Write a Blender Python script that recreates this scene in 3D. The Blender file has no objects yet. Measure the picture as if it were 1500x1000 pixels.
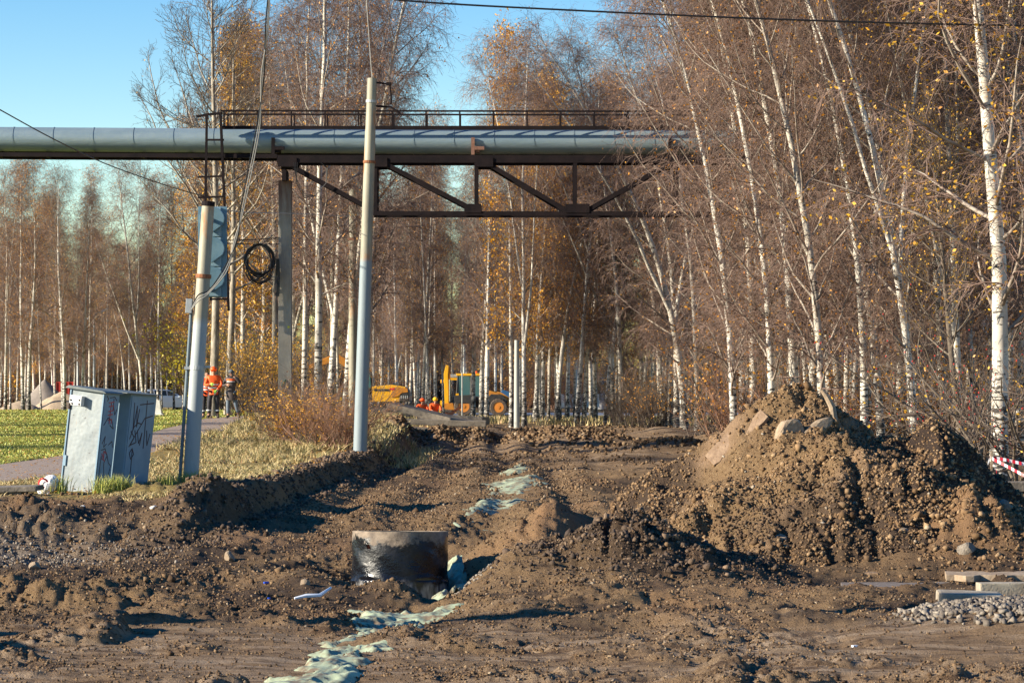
import bpy, bmesh, math, random
import numpy as np
from mathutils import Vector, Matrix
random.seed(7)
RNG = np.random.default_rng(11)
R = math.radians
C = bpy.context.scene.collection
scene = bpy.context.scene

# ---------------------------------------------------------------- camera, sky, sun
F = 3700.0 / 1500.0          # focal length over picture width
H = 2.2                      # eye height
cam_d = bpy.data.cameras.new('camera')
cam_d.sensor_width = 36.0
cam_d.lens = 36.0 * F
cam_d.shift_y = 55.0 / 1500.0
cam_d.clip_start = 0.5
cam_d.clip_end = 6000.0
cam = bpy.data.objects.new('camera', cam_d)
C.objects.link(cam)
cam.location = (0, 0, H)
cam.rotation_euler = (R(90), 0, 0)
scene.camera = cam

SUN_AZ = 16.0                # degrees that the sun stands on the camera's side of straight left
SUN_EL = 21.0
sdir = Vector((-math.cos(R(SUN_AZ)) * math.cos(R(SUN_EL)), -math.sin(R(SUN_AZ)) * math.cos(R(SUN_EL)), math.sin(R(SUN_EL))))
world = bpy.data.worlds.new('World')
scene.world = world
world.use_nodes = True
wn, wl = world.node_tree.nodes, world.node_tree.links
bg = wn['Background']
sky = wn.new('ShaderNodeTexSky')
sky.sky_type = 'NISHITA'
sky.sun_disc = False
sky.sun_elevation = R(SUN_EL)
sky.sun_rotation = R(270 - SUN_AZ)
sky.altitude = 900
sky.air_density = 1.15
sky.dust_density = 0.0
sky.ozone_density = 1.6
tint = wn.new('ShaderNodeHueSaturation')
tint.inputs['Saturation'].default_value = 1.6
tint.inputs['Hue'].default_value = 0.514
wl.new(sky.outputs[0], tint.inputs['Color'])
wl.new(tint.outputs[0], bg.inputs[0])
bg.inputs[1].default_value = 0.080
sun_d = bpy.data.lights.new('sun', 'SUN')
sun_d.energy = 5.0
sun_d.angle = R(0.5)
sun_d.color = (1.0, 0.90, 0.72)
sun = bpy.data.objects.new('sun', sun_d)
C.objects.link(sun)
sun.rotation_euler = sdir.to_track_quat('Z', 'Y').to_euler()
sun.location = (-40, -10, 30)
scene.view_settings.view_transform = 'Standard'
scene.view_settings.look = 'None'
scene.view_settings.exposure = 1.32
scene.view_settings.gamma = 1.0
scene.view_settings.use_curve_mapping = False

# ---------------------------------------------------------------- helpers
def mesh_np(name, V, quads=None, tris=None, smooth=False):
    V = np.asarray(V, dtype=np.float32).reshape(-1, 3)
    me = bpy.data.meshes.new(name)
    me.vertices.add(len(V)); me.vertices.foreach_set('co', V.ravel())
    q = np.zeros((0, 4), np.int32) if quads is None or len(quads) == 0 else np.asarray(quads, np.int32)
    t = np.zeros((0, 3), np.int32) if tris is None or len(tris) == 0 else np.asarray(tris, np.int32)
    nl = q.size + t.size
    me.loops.add(nl)
    me.loops.foreach_set('vertex_index', np.concatenate([q.ravel(), t.ravel()]))
    npoly = len(q) + len(t)
    me.polygons.add(npoly)
    st = np.concatenate([np.arange(len(q)) * 4, q.size + np.arange(len(t)) * 3]).astype(np.int32)
    me.polygons.foreach_set('loop_start', st)
    if smooth: me.polygons.foreach_set('use_smooth', np.ones(npoly, bool))
    me.update(calc_edges=True)
    return me

def link(name, me, m=None, parent=None):
    o = bpy.data.objects.new(name, me)
    C.objects.link(o)
    if m is not None and me is not None and len(me.materials) == 0: me.materials.append(m)
    if parent is not None: o.parent = parent
    return o

def tag(o, label=None, cat=None, group=None, kind=None):
    if label: o['label'] = label
    if cat: o['category'] = cat
    if group: o['group'] = group
    if kind: o['kind'] = kind
    return o

def thing(name, label, cat, loc=(0, 0, 0), rz=0.0, group=None, rot=None):
    o = bpy.data.objects.new(name, None)
    C.objects.link(o)
    o.empty_display_size = 0.2
    o.location = loc
    o.rotation_euler = rot if rot is not None else (0, 0, rz)
    return tag(o, label, cat, group)

class MB:
    """collects shapes and links them as one mesh object"""
    def __init__(s): s.v = []; s.f = []; s.sm = False
    def add(s, vs, fs):
        n = len(s.v); s.v += [tuple(v) for v in vs]; s.f += [tuple(i + n for i in f) for f in fs]; return s
    def box(s, c, d, rot=None, taper=1.0):
        hx, hy, hz = d[0] / 2, d[1] / 2, d[2] / 2
        vs = [Vector((x * hx * (taper if z > 0 else 1), y * hy * (taper if z > 0 else 1), z * hz)) for z in (-1, 1) for y in (-1, 1) for x in (-1, 1)]
        if rot is not None:
            M = rot if isinstance(rot, Matrix) else Matrix.Rotation(rot, 3, 'Z')
            vs = [M @ v for v in vs]
        c = Vector(c)
        return s.add([v + c for v in vs], [(0, 2, 3, 1), (4, 5, 7, 6), (0, 1, 5, 4), (2, 6, 7, 3), (0, 4, 6, 2), (1, 3, 7, 5)])
    def bar(s, a, b, w, h=None):
        a, b = Vector(a), Vector(b); h = h or w
        d = (b - a); L = d.length
        q = d.to_track_quat('Z', 'Y').to_matrix()
        return s.box((a + b) / 2, (w, h, L), q)
    def tube(s, pts, r, n=8, cap=True):
        pts = [Vector(p) for p in pts]; k = len(pts)
        rs = r if isinstance(r, (list, tuple)) else [r] * k
        vs, fs = [], []
        u = None
        for i, p in enumerate(pts):
            d = (pts[min(i + 1, k - 1)] - pts[max(i - 1, 0)]).normalized()
            if u is None: u = d.orthogonal().normalized()
            else: u = (u - d * u.dot(d)).normalized()
            w = d.cross(u)
            for j in range(n):
                a = 2 * math.pi * j / n
                vs.append(p + (u * math.cos(a) + w * math.sin(a)) * rs[i])
        for i in range(k - 1):
            for j in range(n):
                fs.append((i * n + j, i * n + (j + 1) % n, (i + 1) * n + (j + 1) % n, (i + 1) * n + j))
        if cap:
            fs.append(tuple(range(n))[::-1]); fs.append(tuple((k - 1) * n + j for j in range(n)))
        return s.add(vs, fs)
    def prism(s, pts2, a, b, axis='y'):
        """outline pts2 = [(u, z)] pushed from a to b along axis"""
        n = len(pts2)
        if axis == 'y': vs = [(u, a, z) for u, z in pts2] + [(u, b, z) for u, z in pts2]
        elif axis == 'x': vs = [(a, u, z) for u, z in pts2] + [(b, u, z) for u, z in pts2]
        else: vs = [(u, z, a) for u, z in pts2] + [(u, z, b) for u, z in pts2]
        fs = [tuple(range(n)), tuple(range(n, 2 * n))[::-1]] + [(i, i + n, (i + 1) % n + n, (i + 1) % n) for i in range(n)]
        return s.add(vs, fs)
    def ball(s, c, r, n=8, m=6, sq=(1, 1, 1)):
        vs, fs = [], []
        for i in range(m + 1):
            t = math.pi * i / m
            for j in range(n):
                a = 2 * math.pi * j / n
                vs.append((c[0] + r * sq[0] * math.sin(t) * math.cos(a), c[1] + r * sq[1] * math.sin(t) * math.sin(a), c[2] + r * sq[2] * math.cos(t)))
        for i in range(m):
            for j in range(n):
                fs.append((i * n + j, (i + 1) * n + j, (i + 1) * n + (j + 1) % n, i * n + (j + 1) % n))
        return s.add(vs, fs)
    def mesh(s, name, smooth=False, bevel=0.0):
        me = bpy.data.meshes.new(name)
        me.from_pydata(s.v, [], s.f)
        bm = bmesh.new(); bm.from_mesh(me)
        bmesh.ops.recalc_face_normals(bm, faces=bm.faces)
        if bevel > 0:
            es = [e for e in bm.edges if len(e.link_faces) == 2 and e.calc_face_angle(0) > 0.5]
            try: bmesh.ops.bevel(bm, geom=es, offset=bevel, segments=2, affect='EDGES', profile=0.7, clamp_overlap=True)
            except Exception: pass
        bm.to_mesh(me); bm.free()
        if smooth:
            me.polygons.foreach_set('use_smooth', [True] * len(me.polygons))
            try: me.set_sharp_from_angle(angle=R(40))
            except Exception: pass
        me.update()
        return me
    def build(s, name, m, parent=None, smooth=False, bevel=0.0):
        return link(name, s.mesh(name, smooth, bevel), m, parent)

# ---- noise in numpy
def _h(i, j, s):
    n = (i.astype(np.int64) * 374761393 + j.astype(np.int64) * 668265263 + s * 1274126177) & 0xffffffff
    n = ((n ^ (n >> 13)) * 1274126177) & 0xffffffff
    n = (n ^ (n >> 16)) & 0xffffffff
    return n.astype(np.float64) / 4294967295.0
def vnoise(x, y, s=0):
    xi, yi = np.floor(x), np.floor(y)
    fx, fy = x - xi, y - yi
    fx, fy = fx * fx * fx * (fx * (fx * 6 - 15) + 10), fy * fy * fy * (fy * (fy * 6 - 15) + 10)
    a, b, c, d = _h(xi, yi, s), _h(xi + 1, yi, s), _h(xi, yi + 1, s), _h(xi + 1, yi + 1, s)
    return (a + (b - a) * fx) * (1 - fy) + (c + (d - c) * fx) * fy - 0.5
def fbm(x, y, o=4, s=0, g=0.5):
    r = 0; a = 1.0
    for k in range(o):
        r = r + a * vnoise(x, y, s + k * 17); x = x * 2.03 + 5.1; y = y * 2.03 - 3.7; a *= g
    return r
def lumps(x, y, cell, s=0, fill=0.7):
    """height of rounded clods, in units of the cell"""
    gx, gy = x / cell, y / cell
    xi, yi = np.floor(gx), np.floor(gy)
    out = np.zeros_like(gx)
    for di in (-1, 0, 1):
        for dj in (-1, 0, 1):
            i, j = xi + di, yi + dj
            cx, cy = i + _h(i, j, s), j + _h(i, j, s + 1)
            r = 0.25 + 0.45 * _h(i, j, s + 2)
            on = _h(i, j, s + 3) < fill
            d2 = ((gx - cx) ** 2 + (gy - cy) ** 2) / (r * r)
            out = np.maximum(out, np.where(on & (d2 < 1), r * np.sqrt(np.clip(1 - d2, 0, 1)), 0))
    return out
def billow(x, y, o=3, s=0, g=.55):
    r = 0; a = 1.0
    for k in range(o):
        r = r + a * np.minimum(np.abs(vnoise(x, y, s + k * 13)) * 4, 1.0); x, y = x * 1.9 + y * .35, y * 1.9 - x * .35; a *= g
    return r
def sm(a, b, x):
    t = np.clip((x - a) / (b - a), 0, 1); return t * t * (3 - 2 * t)

# ---------------------------------------------------------------- materials
def hexc(c): return (c[0], c[1], c[2], 1.0)
MATS = {}
def mat(name, c1, c2=None, scale=4.0, rough=0.8, metal=0.0, bump=0.0, bscale=None, stretch=(1, 1, 1), lo=0.35, hi=0.65, detail=6, spec=0.3, coat=0.0):
    if name in MATS: return MATS[name]
    m = bpy.data.materials.new(name); m.use_nodes = True
    N, L = m.node_tree.nodes, m.node_tree.links
    p = N['Principled BSDF']
    p.inputs['Roughness'].default_value = rough
    p.inputs['Metallic'].default_value = metal
    p.inputs['Specular IOR Level'].default_value = spec
    p.inputs['Coat Weight'].default_value = coat
    p.inputs['Base Color'].default_value = hexc(c1)
    tc = N.new('ShaderNodeTexCoord'); mp = N.new('ShaderNodeMapping')
    mp.inputs['Scale'].default_value = stretch
    L.new(tc.outputs['Object'], mp.inputs[0])
    if c2 is not None:
        n = N.new('ShaderNodeTexNoise'); n.inputs['Scale'].default_value = scale; n.inputs['Detail'].default_value = detail
        n.inputs['Roughness'].default_value = 0.65
        L.new(mp.outputs[0], n.inputs['Vector'])
        r = N.new('ShaderNodeValToRGB')
        r.color_ramp.elements[0].position = lo; r.color_ramp.elements[0].color = hexc(c1)
        r.color_ramp.elements[1].position = hi; r.color_ramp.elements[1].color = hexc(c2)
        L.new(n.outputs[0], r.inputs[0]); L.new(r.outputs[0], p.inputs['Base Color'])
    if bump > 0:
        b = N.new('ShaderNodeBump'); b.inputs['Strength'].default_value = bump; b.inputs['Distance'].default_value = 0.02
        n2 = N.new('ShaderNodeTexNoise'); n2.inputs['Scale'].default_value = bscale or scale * 3; n2.inputs['Detail'].default_value = 8
        L.new(mp.outputs[0], n2.inputs['Vector']); L.new(n2.outputs[0], b.inputs['Height']); L.new(b.outputs[0], p.inputs['Normal'])
    MATS[name] = m
    return m

class G:
    """small node-graph writer"""
    def __init__(s, name):
        s.m = bpy.data.materials.new(name); s.m.use_nodes = True
        s.N, s.L = s.m.node_tree.nodes, s.m.node_tree.links
        s.p = s.N['Principled BSDF']; MATS[name] = s.m
        s.tc = s.N.new('ShaderNodeTexCoord')
    def coord(s, stretch=(1, 1, 1), out='Object'):
        mp = s.N.new('ShaderNodeMapping'); mp.inputs['Scale'].default_value = stretch
        s.L.new(s.tc.outputs[out], mp.inputs[0]); return mp.outputs[0]
    def noise(s, scale, vec=None, detail=6, rough=0.6):
        n = s.N.new('ShaderNodeTexNoise'); n.inputs['Scale'].default_value = scale; n.inputs['Detail'].default_value = detail; n.inputs['Roughness'].default_value = rough
        s.L.new(vec if vec is not None else s.coord(), n.inputs['Vector']); return n.outputs[0]
    def ramp(s, x, *st):
        r = s.N.new('ShaderNodeValToRGB'); e = r.color_ramp.elements
        while len(e) < len(st): e.new(0.5)
        for k, (p, c) in enumerate(st):
            e[k].position = p; e[k].color = (c, c, c, 1) if isinstance(c, (int, float)) else hexc(c)
        s.L.new(x, r.inputs[0]); return r.outputs[0]
    def mix(s, f, a, b, mode='MIX'):
        n = s.N.new('ShaderNodeMix'); n.data_type = 'RGBA'; n.blend_type = mode
        for k, v in ((0, f), (6, a), (7, b)):
            sock = n.inputs[k]
            if isinstance(v, (int, float)): sock.default_value = v if k == 0 else (v, v, v, 1)
            elif isinstance(v, tuple): sock.default_value = hexc(v)
            else: s.L.new(v, sock)
        return n.outputs[2]
    def math(s, op, a, b=0.0, c=0.0):
        n = s.N.new('ShaderNodeMath'); n.operation = op
        for sock, v in zip(n.inputs, (a, b, c)):
            if isinstance(v, (int, float)): sock.default_value = v
            else: s.L.new(v, sock)
        return n.outputs[0]
    def attr(s, name, out='Fac'):
        a = s.N.new('ShaderNodeAttribute'); a.attribute_name = name; return a.outputs[out]
    def sep(s, vec):
        n = s.N.new('ShaderNodeSeparateXYZ'); s.L.new(vec, n.inputs[0]); return n.outputs
    def bump(s, h, strength=0.5, dist=0.02):
        b = s.N.new('ShaderNodeBump'); b.inputs['Strength'].default_value = strength; b.inputs['Distance'].default_value = dist
        s.L.new(h, b.inputs['Height']); s.L.new(b.outputs[0], s.p.inputs['Normal'])
    def set(s, k, v):
        i = s.p.inputs[k]
        if isinstance(v, (int, float)): i.default_value = v
        elif isinstance(v, tuple): i.default_value = hexc(v)
        else: s.L.new(v, i)

# birch bark: white with dark dashes, rough black towards the foot
g = G('birch_bark')
z = g.sep(g.coord())[2]
n1 = g.noise(1.0, g.coord((5, 5, 16)), 3, .7)
n2 = g.noise(1.0, g.coord((2.2, 2.2, 3.6)), 4, .7)
foot = g.math('MULTIPLY', g.math('SUBTRACT', 1.0, g.math('DIVIDE', z, 3.0)), 0.17)
foot = g.math('MAXIMUM', foot, 0.0)
d1 = g.ramp(g.math('ADD', n1, foot), (0.585, 0), (0.63, 1))
d2 = g.ramp(g.math('ADD', n2, foot), (0.61, 0), (0.67, 1))
dk = g.math('MAXIMUM', d1, d2)
base = g.mix(g.ramp(g.noise(2.0), (0.35, 0), (0.7, 1)), (0.66, 0.62, 0.55), (0.44, 0.39, 0.33))
oi = g.N.new('ShaderNodeObjectInfo'); rv = g.ramp(oi.outputs['Random'], (0.0, (0.70, 0.66, 0.62)), (0.35, (0.95, 0.93, 0.9)), (1.0, (1.08, 1.08, 1.08)))
g.set('Base Color', g.mix(1.0, g.mix(dk, base, (0.035, 0.03, 0.027)), rv, 'MULTIPLY'))
g.set('Roughness', 0.75)
g.bump(dk, 0.4, 0.01)

g = G('twig_bark')
c = g.ramp(g.noise(0.9, None, 3), (0.35, (0.10, 0.062, 0.046)), (0.65, (0.22, 0.142, 0.105)))
oi = g.N.new('ShaderNodeObjectInfo'); c = g.mix(1.0, c, g.ramp(oi.outputs['Random'], (0.0, (0.72, 0.66, 0.66)), (0.5, (1.0, 0.95, 0.92)), (1.0, (1.12, 1.12, 1.18))), 'MULTIPLY')
g.set('Base Color', c); g.set('Roughness', 0.65)
g = G('limb_bark')
c = g.ramp(g.noise(3.0, None, 4), (0.38, (0.32, 0.27, 0.22)), (0.62, (0.16, 0.115, 0.085)))
g.set('Base Color', c); g.set('Roughness', 0.8)
mat('alder_bark', (0.15, 0.12, 0.09), (0.42, 0.37, 0.30), 5, 0.9, bump=.5, bscale=18, stretch=(1, 1, .4))
mat('grey_bark', (0.085, 0.066, 0.05), (0.17, 0.135, 0.10), 6, 0.9, bump=.5, bscale=18)
mat('dark_twig', (0.07, 0.048, 0.036), (0.15, 0.11, 0.08), 1.0, 0.7)
mat('red_twig', (0.17, 0.075, 0.045), (0.28, 0.17, 0.11), 1.5, 0.7)

# leaves take their own colour from the object and vary leaf by leaf
g = G('autumn_leaf')
geo = g.N.new('ShaderNodeNewGeometry')
oi = g.N.new('ShaderNodeObjectInfo')
rnd = geo.outputs['Random Per Island']
col = g.ramp(rnd, (0.0, (0.62, 0.31, 0.04)), (0.45, (0.70, 0.42, 0.06)), (1.0, (0.40, 0.15, 0.03)))
col = g.mix(1.0, col, oi.outputs['Color'], 'MULTIPLY')
g.set('Base Color', col); g.set('Roughness', 0.5)
tr = g.N.new('ShaderNodeBsdfTranslucent'); g.L.new(col, tr.inputs[0])
mx = g.N.new('ShaderNodeMixShader'); mx.inputs[0].default_value = 0.35
g.L.new(g.p.outputs[0], mx.inputs[1]); g.L.new(tr.outputs[0], mx.inputs[2])
g.L.new(mx.outputs[0], g.N['Material Output'].inputs[0])

# earth, gravel and turf of the ground sheet
def soil_colours(g, use_attr=True):
    v = g.coord()
    big = g.noise(0.6, v, 4); midn = g.noise(5.0, v, 6, .7); fine = g.noise(38.0, v, 5, .75)
    dirt = g.mix(g.ramp(big, (0.36, 0), (0.64, 1)), (0.190, 0.110, 0.052), (0.085, 0.050, 0.027))
    dirt = g.mix(g.ramp(midn, (0.34, 0), (0.66, 1)), dirt, (0.24, 0.15, 0.076))
    dirt = g.mix(g.ramp(fine, (0.42, 0), (0.72, 1)), dirt, (0.31, 0.21, 0.115))
    return v, big, midn, fine, dirt
g = G('ground_earth')
v, big, midn, fine, dirt = soil_colours(g)
col = g.mix(g.math('MULTIPLY', g.attr('dark'), g.ramp(midn, (0.25, 1.0), (0.75, 0.6))), dirt, (0.040, 0.027, 0.021))
col = g.mix(g.attr('sand'), col, g.mix(g.ramp(midn, (0.3, 0), (0.7, 1)), (0.33, 0.195, 0.10), (0.25, 0.14, 0.072)))
gr = g.mix(g.ramp(fine, (0.4, 0), (0.62, 1)), (0.10, 0.085, 0.075), (0.30, 0.26, 0.22))
col = g.mix(g.attr('gravel'), col, gr)
pk = g.mix(g.ramp(fine, (0.35, 0), (0.7, 1)), (0.265, 0.175, 0.10), (0.185, 0.115, 0.064))
pk = g.mix(g.ramp(g.noise(1.0, g.coord((.7, 3.2, 1)), 7, .7), (.46, 0), (.62, 1)), pk, (0.35, 0.255, 0.175)); pk = g.mix(g.ramp(g.noise(2.2, g.coord((.8, 2.2, 1)), 7, .75), (.50, 0), (.60, .85)), pk, (0.085, 0.05, 0.03))
col = g.mix(g.attr('packed'), col, pk)
dry = g.mix(g.ramp(fine, (0.35, 0), (0.62, 1)), (0.20, 0.14, 0.05), (0.36, 0.27, 0.10))
dry = g.mix(g.ramp(midn, (0.52, 0), (0.68, 1)), dry, (0.10, 0.065, 0.038))
col = g.mix(g.attr('dry'), col, dry)
green = g.mix(g.ramp(midn, (0.35, 0), (0.65, 1)), (0.20, 0.22, 0.03), (0.34, 0.33, 0.06))
green = g.mix(g.ramp(fine, (0.5, 0), (0.75, 1)), green, (0.30, 0.20, 0.06))
col = g.mix(g.attr('green'), col, green)
g.set('Base Color', col); g.set('Roughness', 0.95); g.set('Specular IOR Level', 0.15)
g.bump(g.math('ADD', g.math('MULTIPLY', midn, 1.2), g.math('ADD', g.math('MULTIPLY', fine, 0.9), g.math('MULTIPLY', g.noise(90.0, v, 3, .7), .7))), 1.0, 0.045)

g = G('mound_earth')
v, big, midn, fine, dirt = soil_colours(g)
col = g.mix(g.ramp(g.noise(0.8, v, 3), (0.45, 0), (0.6, 1)), dirt, g.mix(g.ramp(midn, (.3, 0), (.7, 1)), (0.34, 0.225, 0.14), (0.25, 0.158, 0.095)))
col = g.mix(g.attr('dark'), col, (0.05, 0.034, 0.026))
g.set('Base Color', col); g.set('Roughness', 0.95); g.set('Specular IOR Level', 0.15)
g.bump(g.math('ADD', fine, g.math('MULTIPLY', g.noise(80.0, v, 3, .7), .7)), 1.0, 0.04)

g = G('clod_earth')
geo = g.N.new('ShaderNodeNewGeometry')
col = g.ramp(geo.outputs['Random Per Island'], (0.0, (0.055, 0.034, 0.020)), (0.4, (0.13, 0.078, 0.041)), (0.85, (0.215, 0.14, 0.076)), (0.98, (0.28, 0.195, 0.115)), (1.0, (0.36, 0.29, 0.21)))
col = g.mix(g.ramp(g.noise(40.0), (0.4, 0), (0.7, .6)), col, (0.09, 0.055, 0.037))
g.set('Base Color', col); g.set('Roughness', 0.95); g.set('Specular IOR Level', 0.15)
g.bump(g.noise(120.0), 0.8, 0.01)
g = G('mound_crumb')
geo = g.N.new('ShaderNodeNewGeometry')
col = g.ramp(geo.outputs['Random Per Island'], (0.0, (0.085, 0.050, 0.026)), (0.4, (0.18, 0.108, 0.055)), (0.85, (0.27, 0.172, 0.092)), (0.985, (0.33, 0.225, 0.13)), (1.0, (0.42, 0.36, 0.28)))
dkm = g.ramp(g.noise(0.75, None, 3), (.40, .65), (.52, 0))
col = g.mix(dkm, col, (0.06, 0.040, 0.028))
g.set('Base Color', col); g.set('Roughness', 0.95); g.set('Specular IOR Level', 0.15)
g.bump(g.noise(120.0), 0.8, 0.01)
g = G('dark_clod')
geo = g.N.new('ShaderNodeNewGeometry')
col = g.ramp(geo.outputs['Random Per Island'], (0.0, (0.045, 0.028, 0.018)), (0.7, (0.10, 0.062, 0.036)), (1.0, (0.19, 0.125, 0.075)))
g.set('Base Color', col); g.set('Roughness', 0.9); g.bump(g.noise(90.0), 0.8, 0.01)
g = G('grey_stone')
geo = g.N.new('ShaderNodeNewGeometry'); oi = g.N.new('ShaderNodeObjectInfo')
rr = g.math('FRACT', g.math('ADD', geo.outputs['Random Per Island'], oi.outputs['Random']))
col = g.ramp(rr, (0.0, (0.055, 0.044, 0.036)), (0.5, (0.16, 0.132, 0.105)), (1.0, (0.29, 0.245, 0.19)))
col = g.mix(g.ramp(g.noise(30.0), (0.4, 0), (0.75, .5)), col, (0.15, 0.11, 0.08))
g.set('Base Color', col); g.set('Roughness', 0.85); g.bump(g.noise(60.0), 0.5, 0.01)
g = G('grass_blade')
geo = g.N.new('ShaderNodeNewGeometry')
col = g.ramp(geo.outputs['Random Per Island'], (0.0, (0.12, 0.13, 0.03)), (0.2, (0.24, 0.20, 0.07)), (0.55, (0.42, 0.31, 0.13)), (0.9, (0.55, 0.42, 0.20)), (1.0, (0.30, 0.13, 0.05)))
g.set('Base Color', col); g.set('Roughness', 0.6)
g = G('lawn_blade')
geo = g.N.new('ShaderNodeNewGeometry')
col = g.ramp(geo.outputs['Random Per Island'], (0.0, (0.16, 0.20, 0.03)), (0.6, (0.32, 0.34, 0.05)), (0.9, (0.40, 0.35, 0.10)), (1.0, (0.42, 0.24, 0.06)))
g.set('Base Color', col); g.set('Roughness', 0.6)
mat('asphalt', (0.11, 0.088, 0.075), (0.20, 0.165, 0.14), 14, 0.9, bump=.5, bscale=70)
mat('road_asphalt', (0.16, 0.17, 0.19), (0.22, 0.23, 0.25), 6, 0.6)
mat('concrete', (0.20, 0.16, 0.115), (0.36, 0.31, 0.235), 5, 0.9, bump=.4, bscale=40)
mat('old_concrete', (0.10, 0.085, 0.07), (0.24, 0.20, 0.155), 3, 0.9, bump=.6, bscale=20)
mat('white_concrete', (0.62, 0.58, 0.50), (0.75, 0.72, 0.65), 5, 0.8)
mat('rock_brown', (0.22, 0.155, 0.10), (0.34, 0.26, 0.18), 6, 0.85, bump=.5, bscale=20)
mat('black_rubber', (0.018, 0.018, 0.018), (0.05, 0.045, 0.04), 12, 0.75)
mat('cable_black', (0.012, 0.012, 0.014), None, rough=0.45)
mat('cable_grey', (0.28, 0.27, 0.25), None, rough=0.6)
mat('glass_dark', (0.02, 0.035, 0.04), None, rough=0.08, spec=0.6)
mat('chrome', (0.6, 0.6, 0.6), None, rough=0.25, metal=1)
# ---------------------------------------------------------------- lie of the land
EY = np.array([0, 30, 36, 44, 55, 60, 75, 90, 98, 110, 140, 190, 300.])
EX = np.array([-3.9, -3.95, -4.0, -3.75, -3.25, -2.95, -2.9, -3.3, -4.6, -6.4, -9.5, -14, -20.])
FAB = np.array([(-1.75, 16.5), (-1.70, 18.3), (-1.36, 21.0), (-1.05, 23.4), (-0.86, 25.6), (-0.80, 27.5)])
FAB2 = np.array([(-0.62, 30.6), (-0.42, 34.2), (-0.12, 38.5), (0.1, 43.0), (0.14, 47.0), (0.0, 51.0)])
RX, RY, RR = -1.315, 29.5, 0.56

def pdist(x, y, P):
    d = np.full(np.shape(x), 1e9)
    for a, b in zip(P[:-1], P[1:]):
        ab = b - a; t = np.clip(((x - a[0]) * ab[0] + (y - a[1]) * ab[1]) / (ab @ ab), 0, 1)
        d = np.minimum(d, np.hypot(x - a[0] - t * ab[0], y - a[1] - t * ab[1]))
    return d
def gauss(x, y, cx, cy, sx, sy, p=1.0):
    return np.exp(-(((x - cx) / sx) ** 2 + ((y - cy) / sy) ** 2) ** p)

def bank_mask(x, y):
    e = np.interp(y, EY, EX) + 0.35 * vnoise(y * 0.7, y * 0 + 3.3, 5) + 0.12 * vnoise(y * 2.9, x * 0.5, 9)
    wob = 0.9 * vnoise(x * 0.8, x * 0, 12)
    return sm(0.0, 0.55, e - x) * sm(30.6, 36.0, y + wob)
def h_smooth(x, y):
    zl = np.interp(y, [30, 37, 42, 60, 90, 130, 190, 300], [.2, .36, .42, .45, .8, .62, -.3, -.5])
    zr = np.interp(y, [0, 25, 100, 140, 190, 400], [0, 0, 0, -.08, -.5, -.7])
    b = bank_mask(x, y)
    return zr + (zl - zr) * b

def heaps(x, y):
    """small heaps and hollows, with how dark / sandy / stony they are"""
    z = 0
    # pit and trench round the manhole ring
    z = z - 0.52 * gauss(x, y, RX + .12, RY - .45, 1.05, 1.4, 1.5)
    dF = pdist(x, y, FAB)
    z = z - 0.10 * np.exp(-(dF / 0.35) ** 2) * sm(17, 24, y)
    z = z + 0.10 * gauss(x, y, -2.1, 26.6, 0.5, 0.8) - .16 * gauss(x, y, -1.15, 27.2, .75, 1.3) + 0.16 * gauss(x, y, -1.3, 26.3, .35, .6)
    z = z + 0.26 * gauss(x, y, -0.05, 28.5, 0.45, 1.3) + 0.16 * gauss(x, y, 0.3, 31.0, .6, 1.5)
    d2 = pdist(x, y, FAB2)
    z = z + 0.12 * np.exp(-((d2 - 0.55) / 0.26) ** 2) * sm(30, 33, y) * (1 - sm(44, 52, y))
    # dark heap and sandy heap before the great mound
    dark1 = gauss(x, y, 1.35, 28.2, 1.0, 1.3); z = z + 0.48 * dark1
    sand1 = gauss(x, y, 0.56, 31.6, 0.36, 1.2); z = z + 0.30 * sand1
    z = z + 0.36 * gauss(x, y, 1.3, 32.5, 0.9, 1.3) + 0.22 * gauss(x, y, .75, 36, .5, 2.2)
    r1 = gauss(x, y, 5.5, 30.3, 0.8, 1.5); z = z + 0.62 * r1
    # gravel heaps on the far stretch
    gh = 0
    for cx, cy, sx, sy, a in ((-2.6, 82, 1.3, 2.4, .55), (1.9, 84, 2.0, 3.0, .55), (0.2, 88, 1.0, 2.0, .25), (5.0, 78, 1.6, 1.2, .35), (5.8, 96, 1.5, 2, .35), (3.6, 70, 1.2, 1.2, .22), (6.6, 84, 0.8, 1.2, .4), (-1.2, 84, .7, 2, .35)):
        gh = gh + a * gauss(x, y, cx, cy, sx, sy)
    z = z + gh
    z = z + (dark1 + .8 * r1 + .4 * sand1) * (.16 * billow(x * 2.4, y * 1.9, 4, 610, .6) - .12)
    # gravel heap at the right front
    g2 = gauss(x, y, 4.75, 22.6, 1.2, 1.15, 1.4); z = z + 0.20 * g2 - 0.16 * gauss(x, y, 4.9, 27.6, 1.9, 1.3, 1.6)
    # soil heaped on the bank's front
    z = z + 0.16 * gauss(x, y, -4.3, 34.3, .8, 2.0) + 0.25 * gauss(x, y, -4.6, 38, .45, 2.2) + .14 * gauss(x, y, -3.9, 30.6, .35, 1.0)
    z = z - 0.10 * gauss(x, y, -6.6, 31.5, 1.6, 2.0)
    # wheel-worn hump lines along the dug road
    ru = sm(34, 40, y) * (1 - sm(110, 125, y)) * (1 - bank_mask(x, y))
    ru = ru * (1 - sm(1.4, 2.6, x))
    z = z + ru * 0.07 * np.sin(x * 5.1 + 1.6 * vnoise(y * .12, x * 0, 31)) * (0.4 + 1.4 * np.clip(vnoise(x * 1.2, y * .22, 77) + .2, 0, 1))
    # far lip
    z = z + 0.2 * gauss(x, y, 3.2, 124, 5, 3) * 1.0
    return z, dark1, sand1 + .6 * r1, np.clip(gh * 2.2, 0, 1), g2

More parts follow.
